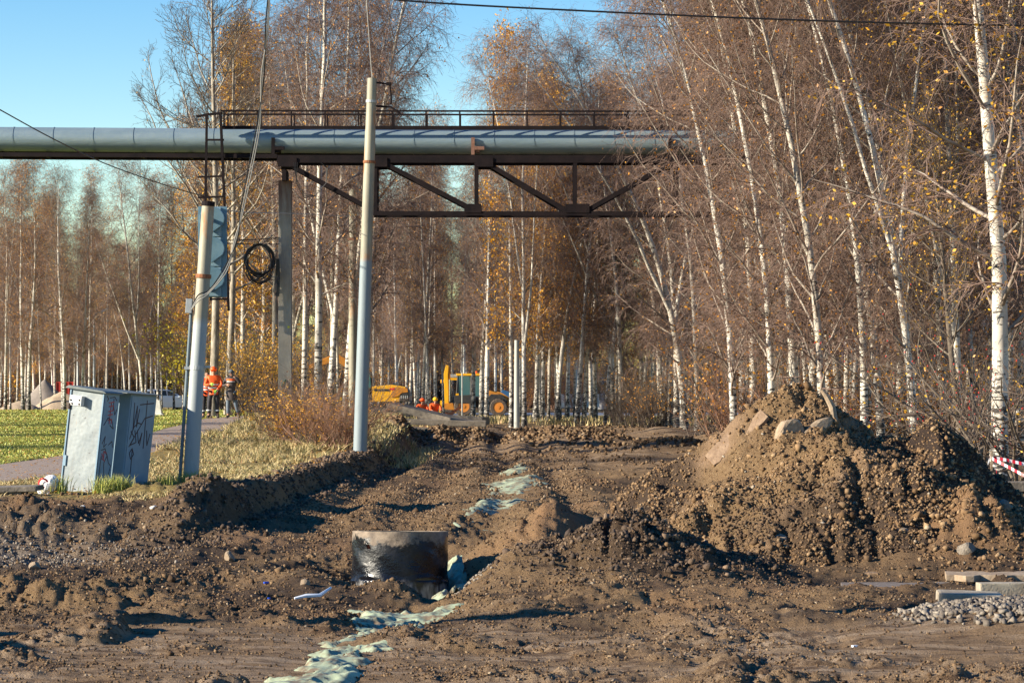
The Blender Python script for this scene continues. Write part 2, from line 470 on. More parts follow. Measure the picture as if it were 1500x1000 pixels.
def rough_amp(x, y):
    b = bank_mask(x, y)
    smooth_front = 1 - sm(21.5, 24.5, y + 1.2 * vnoise(x * .6, y * .3, 3))   # packed wheel-smoothed earth right in front
    a = 1.0 - 0.78 * smooth_front * (1 - .95 * sm(.06, .22, vnoise(x * .8, y * 2.1, 318) + .35 * vnoise(x * 3.1, y * 5, 319)))
    a = a * (1 - 0.75 * b * sm(39, 43, y)) * (1 - .45 * sm(36, 42, y) * (1 - b))
    a = a + 2.4 * b * (1 - b) * (1 - sm(62, 80, y))
    return a * (1 - 0.4 * sm(70, 120, y))
def h_full(x, y):
    z = h_smooth(x, y) + heaps(x, y)[0]
    a = rough_amp(x, y)
    n = (0.15 - .07 * sm(32, 38, y)) * fbm(x * 0.9, y * 0.55, 4, 40) + 0.05 * fbm(x * 4.2, y * 3.1, 3, 60)
    patch = np.clip(0.55 + 1.6 * vnoise(x * .7, y * .45, 90), 0, 1)
    l = 0.07 * lumps(x, y, 0.30, 100, .3) + 0.075 * billow(x * 2.6, y * 2.2, 4, 120, .6) * sm(-.25, .3, vnoise(x * 1.1, y * .8, 123)) + 0.025 * lumps(x, y, 0.07, 140, .8)
    fr = 1 - sm(21.5, 24.5, y)
    z = z + fr * (0.035 * fbm(x * .55, y * 2.6, 3, 333) + .02 * lumps(x, y * 1.6, .5, 340, .35))
    return z + a * (n + l * (0.35 + .65 * patch))
def gz(x, y): return float(h_smooth(np.array([x * 1.0]), np.array([y * 1.0]))[0] + heaps(np.array([x * 1.0]), np.array([y * 1.0]))[0][0])
def hit(px, py):
    """where the sight line through a pixel of the photograph meets the ground"""
    for Y in np.concatenate([np.arange(17, 60, .1), np.arange(60, 300, .4)]):
        X = (px - 750) / 3700 * Y
        if H + (555 - py) / 3700 * Y <= h_smooth(np.array([X]), np.array([Y]))[0]: return X, Y
    return X, Y
def PX(px, Y): return (px - 750) / 3700 * Y
def PZ(py, Y): return H + (555 - py) / 3700 * Y

# footpath edges, as seen running from the left up to the three men
pa = [hit(*p) for p in ((-260, 700), (-100, 690), (0, 681), (90, 668), (190, 645), (240, 629), (272, 621), (300, 613.5))]
pb = [hit(*p) for p in ((-260, 735), (-100, 724), (0, 711), (95, 698), (190, 673), (262, 650), (330, 630), (352, 613.5))]
pa.append((pa[-1][0] + 2.0, pa[-1][1] + 40)); pb.append((pb[-1][0] + 2.0, pb[-1][1] + 40))
pa, pb = np.array(pa), np.array(pb)
def inside_path(x, y):
    poly = np.concatenate([pa, pb[::-1]])
    c = np.zeros(np.shape(x), bool); n = len(poly)
    for i in range(n):
        (x1, y1), (x2, y2) = poly[i], poly[(i + 1) % n]
        c ^= ((y1 > y) != (y2 > y)) & (x < (x2 - x1) * (y - y1) / (y2 - y1 + 1e-9) + x1)
    return c
def beyond_path(x, y):
    """left of / beyond the path: mown lawn"""
    o = np.argsort(pa[:, 1]); oy, ox = pa[o, 1], pa[o, 0]
    return (x < np.interp(y, oy, ox)) | (y > 118)

# ---------------------------------------------------------------- ground sheet (finer where the camera is near)
def fan_grid(u, Y):
    X = u[None, :] * np.maximum(Y, 12.0)[:, None]
    YY = np.repeat(Y[:, None], len(u), 1)
    return X, YY
uin = np.linspace(-0.22, 0.22, 520)
uo = 0.225 + np.cumsum(np.geomspace(0.0012, 0.5, 34))
u = np.concatenate([-uo[::-1], uin, uo])
pyr = np.arange(1025, 577, -0.9)
Yr = H * 3700 / (pyr - 555)
Yr = np.concatenate([[-80, -20, 0, 8, 13, 15, 16], Yr[Yr > 16.3], np.geomspace(375, 3000, 14)])
GX, GY = fan_grid(u, Yr)
GZ = h_full(GX, GY)
GZ = np.where(inside_path(GX, GY), h_smooth(GX, GY) - 0.03, GZ)
far = sm(40, 120, np.abs(GX))
GZ = GZ * (1 - far) + h_smooth(GX, GY) * far
nY, nX = GX.shape
idx = np.arange(nY * nX).reshape(nY, nX)
quads = np.stack([idx[:-1, :-1], idx[:-1, 1:], idx[1:, 1:], idx[1:, :-1]], -1).reshape(-1, 4)
me = mesh_np('ground', np.stack([GX, GY, GZ], -1), quads, smooth=True)
_, dk, sd, gv, g2 = heaps(GX, GY)
b = bank_mask(GX, GY)
nz = vnoise(GX * 1.3, GY * .7, 200)
def put(me, name, arr):
    a = me.attributes.new(name, 'FLOAT', 'POINT'); a.data.foreach_set('value', np.clip(arr, 0, 1).astype(np.float32).ravel())
ing = b * sm(37.2, 39.2, GY + 2.0 * nz)
ing = ing * sm(0.0, 0.7, np.interp(GY, EY, EX) - 0.75 - GX + 0.8 * nz)
grn = np.where(beyond_path(GX, GY), 1.0, 0.0) * ing * (1 - sm(131, 136, GY))
wood = sm(118, 128, GY + nz * 5)
put(me, 'green', grn + 0.5 * sm(128, 135, GY) * sm(0.1, .3, nz))
put(me, 'dry', np.maximum(ing, wood * (1 - sm(135, 160, GY)) * (.55 + .45 * sm(-.1, .2, nz))))
put(me, 'sand', sd * 1.3 + .5 * sm(.25, .4, vnoise(GX * .6, GY * .3, 300)) * (GY < 60))
put(me, 'dark', dk * 1.3 + 0.9 * sm(.05, .3, vnoise(GX * .5, GY * .28, 310)) + .8 * (GY < 30) * sm(.06, .22, vnoise(GX * .8, GY * 2.1, 318) + .35 * vnoise(GX * 3.1, GY * 5, 319)) + .6 * gauss(GX, GY, -4.3, 36, 1.2, 4))
put(me, 'gravel', np.maximum(gv, np.maximum(g2 * 1.3, 0.8 * gauss(GX, GY, -6.8, 31.5, 1.8, 2.2))))
front = (1 - sm(21.0, 24.0, GY + 1.5 * nz)) + sm(55, 66, GY) * (1 - b) * (1 - wood) * .8
put(me, 'packed', front)
tag(link('ground', me, MATS['ground_earth']), kind='structure')

# footpath sheet
n = 12
ts = np.linspace(0, 1, 90)
def along(P, t):
    s = np.linspace(0, 1, len(P)); return np.interp(t, s, P[:, 0]), np.interp(t, s, P[:, 1])
ax_, ay_ = along(pa, ts); bx_, by_ = along(pb, ts)
w = np.linspace(0, 1, n)[None, :]
X = ax_[:, None] * (1 - w) + bx_[:, None] * w; Y = ay_[:, None] * (1 - w) + by_[:, None] * w
Z = h_smooth(X, Y) + 0.012 + 0.012 * fbm(X * 2, Y, 2, 7)
idx = np.arange(90 * n).reshape(90, n)
q = np.stack([idx[:-1, :-1], idx[1:, :-1], idx[1:, 1:], idx[:-1, 1:]], -1).reshape(-1, 4)
mat('path_gravel', (0.23, 0.17, 0.135), (0.31, 0.24, 0.19), 9, 0.95, bump=.5, bscale=60)
tag(link('footpath', mesh_np('footpath', np.stack([X, Y, Z], -1), q, smooth=True), MATS['path_gravel']), kind='structure')
# far road behind the birches
MB().box((14, 186, -0.40), (60, 12, 0.1)).build('road', MATS['road_asphalt'])['kind'] = 'structure'

# ---------------------------------------------------------------- great mound
RID = np.array([(820, 800), (855, 772), (900, 742), (960, 700), (1020, 660), (1050, 632), (1080, 606), (1130, 582), (1165, 574), (1190, 572), (1230, 592), (1262, 612), (1290, 628), (1325, 640), (1345, 622), (1362, 607), (1385, 620), (1430, 665), (1470, 700), (1510, 740), (1570, 810)])
YM = 33.0
RIX = PX(RID[:, 0], YM); RIZ = PZ(RID[:, 1], YM) - .07
def mound_h(x, y):
    yc = YM + 0.25 * vnoise(x * .9, x * 0, 51)
    r = np.interp(x, RIX, RIZ, left=-.6, right=-.6) + 0.05 * vnoise(x * 3, x * 0, 52)
    d = np.abs(y - yc)
    gully = 0.30 * fbm(x * .9 + y * .12, y * .45, 3, 53)
    s = r - 0.56 * np.maximum(d - 0.12, 0) * (1 + gully) - .10 * sm(0, .5, d) * (1 - np.abs(fbm(x * 1.4, y * .8, 2, 57)))
    s = np.maximum(s, .82 - 0.60 * np.hypot((x - 2.75) * .7, (y - 31.3) * .8))
    s = np.maximum(s, 1.42 - 0.60 * np.hypot((x - 4.15) * .62, (y - 31.9) * .92))
    # a spur that comes forward under the second peak
    s = np.maximum(s, 1.15 - 0.75 * np.hypot((x - 5.0) * 0.9, (y - 31.0) * .75))
    return s
def mound_full(x, y):
    s = mound_h(x, y)
    # left flank lies smoother
    sl = gauss(x, y, 2.62, 32.4, .72, 1.0)
    l = 0.06 * lumps(x, y, 0.34, 160, .3) + 0.13 * billow(x * 2.0, y * 1.7, 5, 170, .6) * (.35 + .65 * sm(-.2, .25, vnoise(x * .9, y * .8, 175))) + 0.03 * lumps(x, y, 0.075, 180, .85) - .10
    n = 0.14 * fbm(x * 1.3, y * 1.1, 3, 190) + 0.06 * fbm(x * 6, y * 5, 3, 195)
    return s + (n + l) * (1 - 0.8 * sl)
xs = np.linspace(0.2, 7.6, 300); ys = np.linspace(27.4, 38.8, 330)
MX, MY = np.meshgrid(xs, ys)
MZ = mound_full(MX, MY)
base = h_smooth(MX, MY) + heaps(MX, MY)[0] - 0.12
MZ = np.maximum(MZ, base - 0.1)
keep = MZ > base - 0.05
idx = np.arange(MZ.size).reshape(MZ.shape)
kq = keep[:-1, :-1] | keep[1:, :-1] | keep[:-1, 1:] | keep[1:, 1:]
q = np.stack([idx[:-1, :-1], idx[:-1, 1:], idx[1:, 1:], idx[1:, :-1]], -1)[kq]
me = mesh_np('soil', np.stack([MX, MY, MZ], -1), q, smooth=True)
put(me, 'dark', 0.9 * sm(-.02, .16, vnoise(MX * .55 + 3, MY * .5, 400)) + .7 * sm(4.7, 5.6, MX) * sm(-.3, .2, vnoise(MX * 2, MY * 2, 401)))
mound = thing('dirt_mound', 'great heap of crumbly brown earth with two peaks, right of the dug road', 'dirt mound', (4.0, 33, 0))
def under(o, root):
    """parent o to root and keep it where it is"""
    o.parent = root; o.matrix_parent_inverse = Matrix.LocRotScale(root.location, root.rotation_euler, root.scale).inverted(); return o
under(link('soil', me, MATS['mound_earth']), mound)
def mz(x, y): return max(float(mound_full(np.array([x]), np.array([y]))[0]), gz(x, y))

# ---------------------------------------------------------------- loose clods
ph = (1 + 5 ** .5) / 2
ICO = np.array([(-1, ph, 0), (1, ph, 0), (-1, -ph, 0), (1, -ph, 0), (0, -1, ph), (0, 1, ph), (0, -1, -ph), (0, 1, -ph), (ph, 0, -1), (ph, 0, 1), (-ph, 0, -1), (-ph, 0, 1)]) / math.hypot(1, ph)
ICF = np.array([(0, 11, 5), (0, 5, 1), (0, 1, 7), (0, 7, 10), (0, 10, 11), (1, 5, 9), (5, 11, 4), (11, 10, 2), (10, 7, 6), (7, 1, 8), (3, 9, 4), (3, 4, 2), (3, 2, 6), (3, 6, 8), (3, 8, 9), (4, 9, 5), (2, 4, 11), (6, 2, 10), (8, 6, 7), (9, 8, 1)])
def lump_mesh(name, x, y, z, s, flat=.7, rough=.42):
    n = len(x)
    V = ICO[None] * (1 + RNG.uniform(-rough, rough, (n, 12, 1)))
    sc = RNG.uniform(.65, 1.25, (n, 1, 3)); sc[:, :, 2] *= flat
    V = V * sc * s[:, None, None]
    a = RNG.uniform(0, 6.28, n); ca, sa = np.cos(a)[:, None], np.sin(a)[:, None]
    V = np.stack([V[..., 0] * ca - V[..., 1] * sa, V[..., 0] * sa + V[..., 1] * ca, V[..., 2]], -1)
    V += np.stack([x, y, z], -1)[:, None, :]
    Fc = (ICF[None] + (np.arange(n) * 12)[:, None, None]).reshape(-1, 3)
    return mesh_np(name, V, tris=Fc)
def chip_mesh(name, x, y, z, s):
    n = len(x); Cb = np.array([(a, b, c) for c in (-1, 1) for b in (-1, 1) for a in (-1, 1)], float) * .62
    Fb = np.array([(0, 2, 3, 1), (4, 5, 7, 6), (0, 1, 5, 4), (2, 6, 7, 3), (0, 4, 6, 2), (1, 3, 7, 5)])
    V = (Cb[None] + RNG.uniform(-.34, .34, (n, 8, 3))) * RNG.uniform(.7, 1.3, (n, 1, 3)) * s[:, None, None]
    q = RNG.normal(0, 1, (n, 4)); q /= np.linalg.norm(q, axis=1, keepdims=True); w, a, b, c = q.T
    M = np.stack([1 - 2 * (b * b + c * c), 2 * (a * b - c * w), 2 * (a * c + b * w), 2 * (a * b + c * w), 1 - 2 * (a * a + c * c), 2 * (b * c - a * w), 2 * (a * c - b * w), 2 * (b * c + a * w), 1 - 2 * (a * a + b * b)], -1).reshape(n, 3, 3)
    V = np.einsum('nij,nkj->nki', M, V) + np.stack([x, y, z], -1)[:, None, :]
    return mesh_np(name, V, (Fb[None] + (np.arange(n) * 8)[:, None, None]).reshape(-1, 4))
def grain_mesh(name, x, y, z, s):
    n = len(x)
    O = np.array([(1, 0, 0), (0, 1, 0), (-1, 0, 0), (0, -1, 0), (0, 0, .8), (0, 0, -.8)]); Fo = np.array([(0, 1, 4), (1, 2, 4), (2, 3, 4), (3, 0, 4), (1, 0, 5), (0, 3, 5)])
    V = O[None] * RNG.uniform(.6, 1.5, (n, 6, 1)) * s[:, None, None]
    a = RNG.uniform(0, 6.28, n); ca, sa = np.cos(a)[:, None], np.sin(a)[:, None]
    V = np.stack([V[..., 0] * ca - V[..., 1] * sa, V[..., 0] * sa + V[..., 1] * ca, V[..., 2] + V[..., 0] * .35], -1) + np.stack([x, y, z], -1)[:, None, :]
    return mesh_np(name, V, tris=(Fo[None] + (np.arange(n) * 6)[:, None, None]).reshape(-1, 3))
def scatter(n, y0, y1, umin=-.22, umax=.22):
    Y = 1 / RNG.uniform(1 / y1, 1 / y0, n); X = RNG.uniform(umin, umax, n) * Y
    return X, Y
X, Y = scatter(38000, 17, 62)
dens = rough_amp(X, Y) * (1 - .85 * bank_mask(X, Y) * sm(38, 40, Y)) * np.clip(.45 + 1.8 * vnoise(X * .8, Y * .5, 91), .08, 1)
dens = np.maximum(dens, 0.16) + 2.0 * bank_mask(X, Y) * (1 - bank_mask(X, Y))
dens = dens * (pdist(X, Y, FAB) > .12)
k = (RNG.uniform(0, 1, len(X)) < dens) & (np.hypot(X - RX, Y - RY) > .62) & ~inside_path(X, Y)
X, Y = X[k], Y[k]
S = np.clip(RNG.lognormal(-4.5, .5, len(X)), .007, .045) * (.6 + Y / 70) * np.where(Y < 23, .62, 1.0)
me = chip_mesh('earth_clods', X, Y, h_full(X, Y) + S * .3, S)
tag(link('earth_clods', me, MATS['clod_earth']), 'loose crumbs and clods of brown earth strewn over the churned ground', 'soil clods', kind='stuff')
X, Y = scatter(62000, 17, 46)
fr_ = (1 - sm(21.0, 24.0, Y + 1.5 * vnoise(X * 1.3, Y * .7, 200))) * (1 - sm(.04, .2, vnoise(X * .8, Y * 2.1, 318) + .35 * vnoise(X * 3.1, Y * 5, 319)))
dens = np.clip(.55 + 1.6 * vnoise(X * 1.1, Y * .7, 93), .15, 1) * (1 - .85 * bank_mask(X, Y) * sm(38, 40, Y)) * (pdist(X, Y, FAB) > .10) * (1 - .72 * fr_)
k = (RNG.uniform(0, 1, len(X)) < dens) & (np.hypot(X - RX, Y - RY) > .60) & ~inside_path(X, Y) & (mound_h(X, Y) < h_smooth(X, Y) + heaps(X, Y)[0]); X, Y = X[k], Y[k]
S = RNG.uniform(.006, .017, len(X)) * (.55 + Y / 45)
tag(link('earth_crumbs', grain_mesh('earth_crumbs', X, Y, h_full(X, Y) + S * .35, S), MATS['clod_earth']), 'fine crumbs of brown earth covering the churned ground', 'soil crumbs', kind='stuff')
# crumbs of the mound
X = RNG.uniform(.6, 7.3, 15000); Y = RNG.uniform(28.2, 33.4, 15000)
z0 = mound_full(X, Y); k = (z0 > h_smooth(X, Y) + heaps(X, Y)[0] - .05) & (RNG.uniform(0, 1, len(X)) < 1 - .95 * gauss(X, Y, 2.62, 32.4, .75, 1.1))
X, Y, z0 = X[k], Y[k], z0[k]
S = np.clip(RNG.lognormal(-4.3, .5, len(X)), .008, .06)
X2 = RNG.uniform(.6, 7.3, 28000); Y2 = RNG.uniform(28.0, 33.4, 28000); zz2 = mound_full(X2, Y2)
k = (zz2 > h_smooth(X2, Y2) + heaps(X2, Y2)[0] - .05) & (RNG.uniform(0, 1, 28000) > .9 * gauss(X2, Y2, 2.62, 32.4, .75, 1.1)); X2, Y2, zz2 = X2[k], Y2[k], zz2[k]; S2 = RNG.uniform(.009, .024, len(X2))
o = link('grains', grain_mesh('grains', X2, Y2, zz2 + S2 * .3, S2), MATS['mound_crumb']); tag(o, kind='stuff'); under(o, mound)
o = link('crumbs', chip_mesh('crumbs', X, Y, z0 + S * .3, S), MATS['mound_crumb']); tag(o, kind='stuff'); under(o, mound)
X = RNG.normal(5.5, .6, 1600); Y = RNG.normal(29.9, .9, 1600); S = np.clip(RNG.lognormal(-4.3, .5, 1600), .008, .06)
tag(link('tan_clods', chip_mesh('tan_clods', X, Y, np.maximum(h_full(X, Y), mound_full(X, Y)) + S * .3, S), MATS['mound_crumb']), 'tan crumbs of soil at the right foot of the mound', 'soil clods', kind='stuff')
# dark heap and the gravel heaps beyond
X = RNG.normal(1.35, .75, 3600); Y = RNG.normal(28.0, .9, 3600)
S = np.clip(RNG.lognormal(-4.45, .55, len(X)), .008, .06)
tag(link('dark_clods', chip_mesh('dark_clods', X, Y, np.maximum(h_full(X, Y), mound_full(X, Y)) + S * .3, S), MATS['dark_clod']), 'dark wet clods piled in a low heap at the foot of the mound', 'soil clods', kind='stuff')
xs_, ys_ = [], []
for cx, cy, sx, sy, nn in ((-2.6, 82, 1.0, 1.6, 700), (1.9, 84, 1.6, 2.0, 1100), (-1.2, 84, .7, 1.4, 250), (5, 78, 1.2, 1, 250)):
    xs_.append(RNG.normal(cx, sx * .8, nn)); ys_.append(RNG.normal(cy, sy * .8, nn))
X, Y = np.concatenate(xs_), np.concatenate(ys_); S = RNG.uniform(.03, .09, len(X))
tag(link('gravel', chip_mesh('gravel', X, Y, h_full(X, Y) + S * .3, S), MATS['clod_earth']), 'grey-brown crushed stone heaped along the far stretch of the dug road', 'gravel', kind='stuff')
X = RNG.normal(-6.6, 1.0, 1500); Y = RNG.normal(31.5, 1.2, 1500); S = RNG.uniform(.010, .024, 1500)
tag(link('gravel', chip_mesh('gravel', X, Y, h_full(X, Y) + S * .3, S), MATS['grey_stone']), 'bluish gravel in the hollow before the left bank', 'gravel', kind='stuff')
X, Y = scatter(9000, 48, 118, -.03, .13); k = (RNG.uniform(0, 1, 9000) < np.clip(.3 + 2.2 * vnoise(X * .7, Y * .25, 640), 0, 1)) & (bank_mask(X, Y) < .2); X, Y = X[k], Y[k]; S = RNG.uniform(.02, .07, len(X)) * (Y / 80)
tag(link('road_clods', chip_mesh('road_clods', X, Y, h_full(X, Y) + S * .25, S), MATS['clod_earth']), 'brown clods strewn over the far right stretch of the dug road', 'soil clods', kind='stuff')
# pale crumbs on the dug road
X, Y = scatter(9000, 36, 75, -.09, .03)
k = (bank_mask(X, Y) < .1) & (pdist(X, Y, FAB2) > .3); X, Y = X[k], Y[k]; S = RNG.uniform(.012, .035, len(X)) * (Y / 50)
tag(link('gravel', grain_mesh('gravel', X, Y, h_full(X, Y) + S * .2, S), MATS['clod_earth']), 'fine brown gravel rolled flat on the dug road behind the ring', 'gravel', kind='stuff')

Y = RNG.uniform(31, 66, 7000); e = np.interp(Y, EY, EX); X = e - RNG.uniform(-.35, .9, 7000)
S = np.clip(RNG.lognormal(-4.15, .5, len(X)), .009, .05) * (.6 + Y / 80)
tag(link('bank_clods', chip_mesh('bank_clods', X, Y, h_full(X, Y) + S * .3, S), MATS['dark_clod']), 'dark crumbly clods broken off along the cut edge of the left bank', 'soil clods', kind='stuff')
# crushed stone heap at the right front: the largest stones one by one
heap = thing('gravel_heap', 'heap of pale crushed stone at the lower right corner beside the kerb stones', 'gravel heap', (4.6, 23.2, 0))
X = RNG.uniform(3.45, 5.5, 3600); Y = RNG.normal(22.7, .75, 3600)
k = gauss(X, Y, 4.8, 22.7, 1.3, 1.2, 1.4) > RNG.uniform(.25, .7, len(X)); X, Y = X[k], Y[k]; S = RNG.uniform(.015, .035, len(X))
tag(under(link('small_stones', chip_mesh('small_stones', X, Y, h_full(X, Y) + S * .4, S), MATS['grey_stone']), heap), kind='stuff')
protos = [chip_mesh('stone', np.zeros(1), np.zeros(1), np.zeros(1), np.array([1.0])) for _ in range(12)]
for p_ in protos: p_.materials.append(MATS['grey_stone'])
cnt = 0
while cnt < 280:
    x, y = 3.5 + random.random() * 1.6, random.gauss(22.4, .65)
    if gauss(x, y, 4.75, 22.6, 1.25, 1.25, 1.4) < random.uniform(.25, .8): continue
    o = link('stone', random.choice(protos)); s_ = random.uniform(.022, .044)
    o.location = (x, y, float(h_full(np.array([x]), np.array([y]))[0]) + s_ * .5); o.scale = (s_, s_ * random.uniform(.7, 1.1), s_ * random.uniform(.6, .9)); o.rotation_euler = (random.uniform(-.6, .6), random.uniform(-.6, .6), random.uniform(0, 6))
    under(o, heap); cnt += 1

# ---------------------------------------------------------------- fallen leaves
X, Y = scatter(9000, 38, 130, -.225, -.03); k = (bank_mask(X, Y) > .9) & ((RNG.uniform(0, 1, 9000) < .35) | (vnoise(X * .6, Y * .2, 720) > .05)); X, Y = X[k], Y[k]; n_l = len(X)
Z = h_smooth(X, Y) + .03 + RNG.uniform(0, .03, n_l); s_l = RNG.uniform(.018, .035, n_l) * (.6 + Y / 90); a_l = RNG.uniform(0, 6.28, n_l); tz = RNG.uniform(-.5, .5, n_l)
c_, d_ = np.cos(a_l) * s_l, np.sin(a_l) * s_l
V = np.stack([np.stack([X + c_, Y + d_, Z + tz * s_l], -1), np.stack([X - d_ * .6, Y + c_ * .6, Z], -1), np.stack([X - c_, Y - d_, Z - tz * s_l * .3], -1), np.stack([X + d_ * .6, Y - c_ * .6, Z + .01], -1)], 1)
o = link('fallen_leaves', mesh_np('fallen_leaves', V, np.arange(n_l * 4).reshape(n_l, 4)), MATS['autumn_leaf']); o.color = (.85, .72, .7, 1)
tag(o, 'fallen orange and brown leaves scattered over lawn, path and verge', 'fallen leaves', kind='stuff')
# ---------------------------------------------------------------- grass
def blades(name, X, Y, Z, hgt, wid, m, lean=.5):
    n = len(X); a = RNG.uniform(0, 6.28, n); la = RNG.uniform(0, 6.28, n); ll = RNG.uniform(0, lean, n) * hgt
    dx, dy = np.cos(a) * wid / 2, np.sin(a) * wid / 2
    lx, ly = np.cos(la) * ll, np.sin(la) * ll
    b0 = np.stack([X - dx, Y - dy, Z - .01], -1); b1 = np.stack([X + dx, Y + dy, Z - .01], -1)
    m0 = np.stack([X - dx * .7 + lx * .4, Y - dy * .7 + ly * .4, Z + hgt * .6], -1); m1 = np.stack([X + dx * .7 + lx * .4, Y + dy * .7 + ly * .4, Z + hgt * .6], -1)
    tp = np.stack([X + lx, Y + ly, Z + hgt], -1)
    V = np.stack([b0, b1, m1, m0, tp], 1)
    i = np.arange(n) * 5
    return link(name, mesh_np(name, V, np.stack([i, i + 1, i + 2, i + 3], -1), np.stack([i + 3, i + 2, i + 4], -1)), m)
def tufts(cx, cy, n, spread):
    k = RNG.integers(0, len(cx), n)
    return cx[k] + RNG.normal(0, spread, n), cy[k] + RNG.normal(0, spread, n)
X, Y = scatter(9000, 37.5, 100, -.215, -.03)
nzg = vnoise(X * 1.3, Y * .7, 200)
e = np.interp(Y, EY, EX)
k = (e - .75 - X + .9 * nzg > .2) & ~inside_path(X, Y) & ~beyond_path(X, Y) & (vnoise(X * 1.1, Y * .8, 77) > -.22); X, Y = X[k], Y[k]
tx, ty = tufts(X, Y, 42000, .07)
hg = RNG.uniform(.03, .11, len(tx)) * (1 + 1.3 * sm(50, 62, ty))
tag(blades('dry_grass', tx, ty, h_smooth(tx, ty) + heaps(tx, ty)[0], hg, .010 + .00022 * ty, MATS['grass_blade'], 2.2), 'straw-coloured and pale green rough grass along the top of the left bank', 'grass', kind='stuff')
cl = np.array([(PX(165, 40.2), 40.2), (PX(180, 40.2), 40.2), (PX(150, 39.8), 39.8), (PX(270, 41.6), 41.6), (PX(285, 41.5), 41.5), (PX(300, 41.8), 41.8), (PX(240, 41), 41), (PX(80, 40), 40.2)])
tx, ty = tufts(cl[:, 0], cl[:, 1], 1500, .09)
tag(blades('green_grass', tx, ty, h_smooth(tx, ty), RNG.uniform(.10, .32, len(tx)), .012, MATS['lawn_blade'], 1.0), 'longer green grass at the foot of the cabinets and the leaning pole', 'grass', kind='stuff')
X, Y = scatter(56000, 46, 132, -.225, -.06)
k = beyond_path(X, Y) & ~inside_path(X, Y); X, Y = X[k], Y[k]
tag(blades('lawn', X, Y, h_smooth(X, Y), RNG.uniform(.02, .06, len(X)), .010 + .00035 * Y, MATS['lawn_blade'], .9), 'mown green lawn with fallen leaves beyond the footpath', 'lawn', kind='stuff')
X, Y = scatter(16000, 100, 150, -.06, .2)
k = (Y > 119 + 6 * vnoise(X * .4, X * 0, 8)); X, Y = X[k], Y[k]
tag(blades('dry_grass', X, Y, h_smooth(X, Y) + heaps(X, Y)[0], RNG.uniform(.1, .35, len(X)), .05, MATS['grass_blade'], .7), 'yellowed grass along the foot of the birch row', 'grass', kind='stuff')
X, Y = scatter(6000, 62, 112, -.06, -.02)
k = (np.abs(np.interp(Y, EY, EX) - X) < .8); X, Y = X[k], Y[k]
tag(blades('dry_grass', X, Y, h_smooth(X, Y), RNG.uniform(.06, .20, len(X)), .03, MATS['grass_blade'], .9), 'tall yellow grass at the road edge beside the reddish bushes', 'grass', kind='stuff')
# ---------------------------------------------------------------- trees
def tubes_np(P, Rr, S):
    N, K, _ = P.shape
    T = np.empty_like(P); T[:, 1:-1] = P[:, 2:] - P[:, :-2]; T[:, 0] = P[:, 1] - P[:, 0]; T[:, -1] = P[:, -1] - P[:, -2]
    d = P[:, -1] - P[:, 0]; d /= np.linalg.norm(d, axis=1, keepdims=True) + 1e-9
    a = np.where(np.abs(d[:, 2:3]) > .85, np.array([[1., 0, 0]]), np.array([[0, 0, 1.]]))
    u = np.cross(d, a); u /= np.linalg.norm(u, axis=1, keepdims=True) + 1e-9
    v = np.cross(d, u)
    ang = np.arange(S) * 2 * np.pi / S
    ring = u[:, None, None, :] * np.cos(ang)[None, None, :, None] + v[:, None, None, :] * np.sin(ang)[None, None, :, None]
    V = (P[:, :, None, :] + ring * Rr[:, :, None, None]).reshape(-1, 3)
    b = (np.arange(N) * K * S)[:, None, None] + (np.arange(K - 1) * S)[None, :, None] + np.arange(S)[None, None, :]
    b2 = (np.arange(N) * K * S)[:, None, None] + (np.arange(K - 1) * S)[None, :, None] + ((np.arange(S) + 1) % S)[None, None, :]
    Q = np.stack([b, b2, b2 + S, b + S], -1).reshape(-1, 4)
    return V, Q
def join(parts):
    Vs, Qs, n = [], [], 0
    for V, Q in parts:
        Vs.append(V); Qs.append(Q + n); n += len(V)
    return np.concatenate(Vs), np.concatenate(Qs)
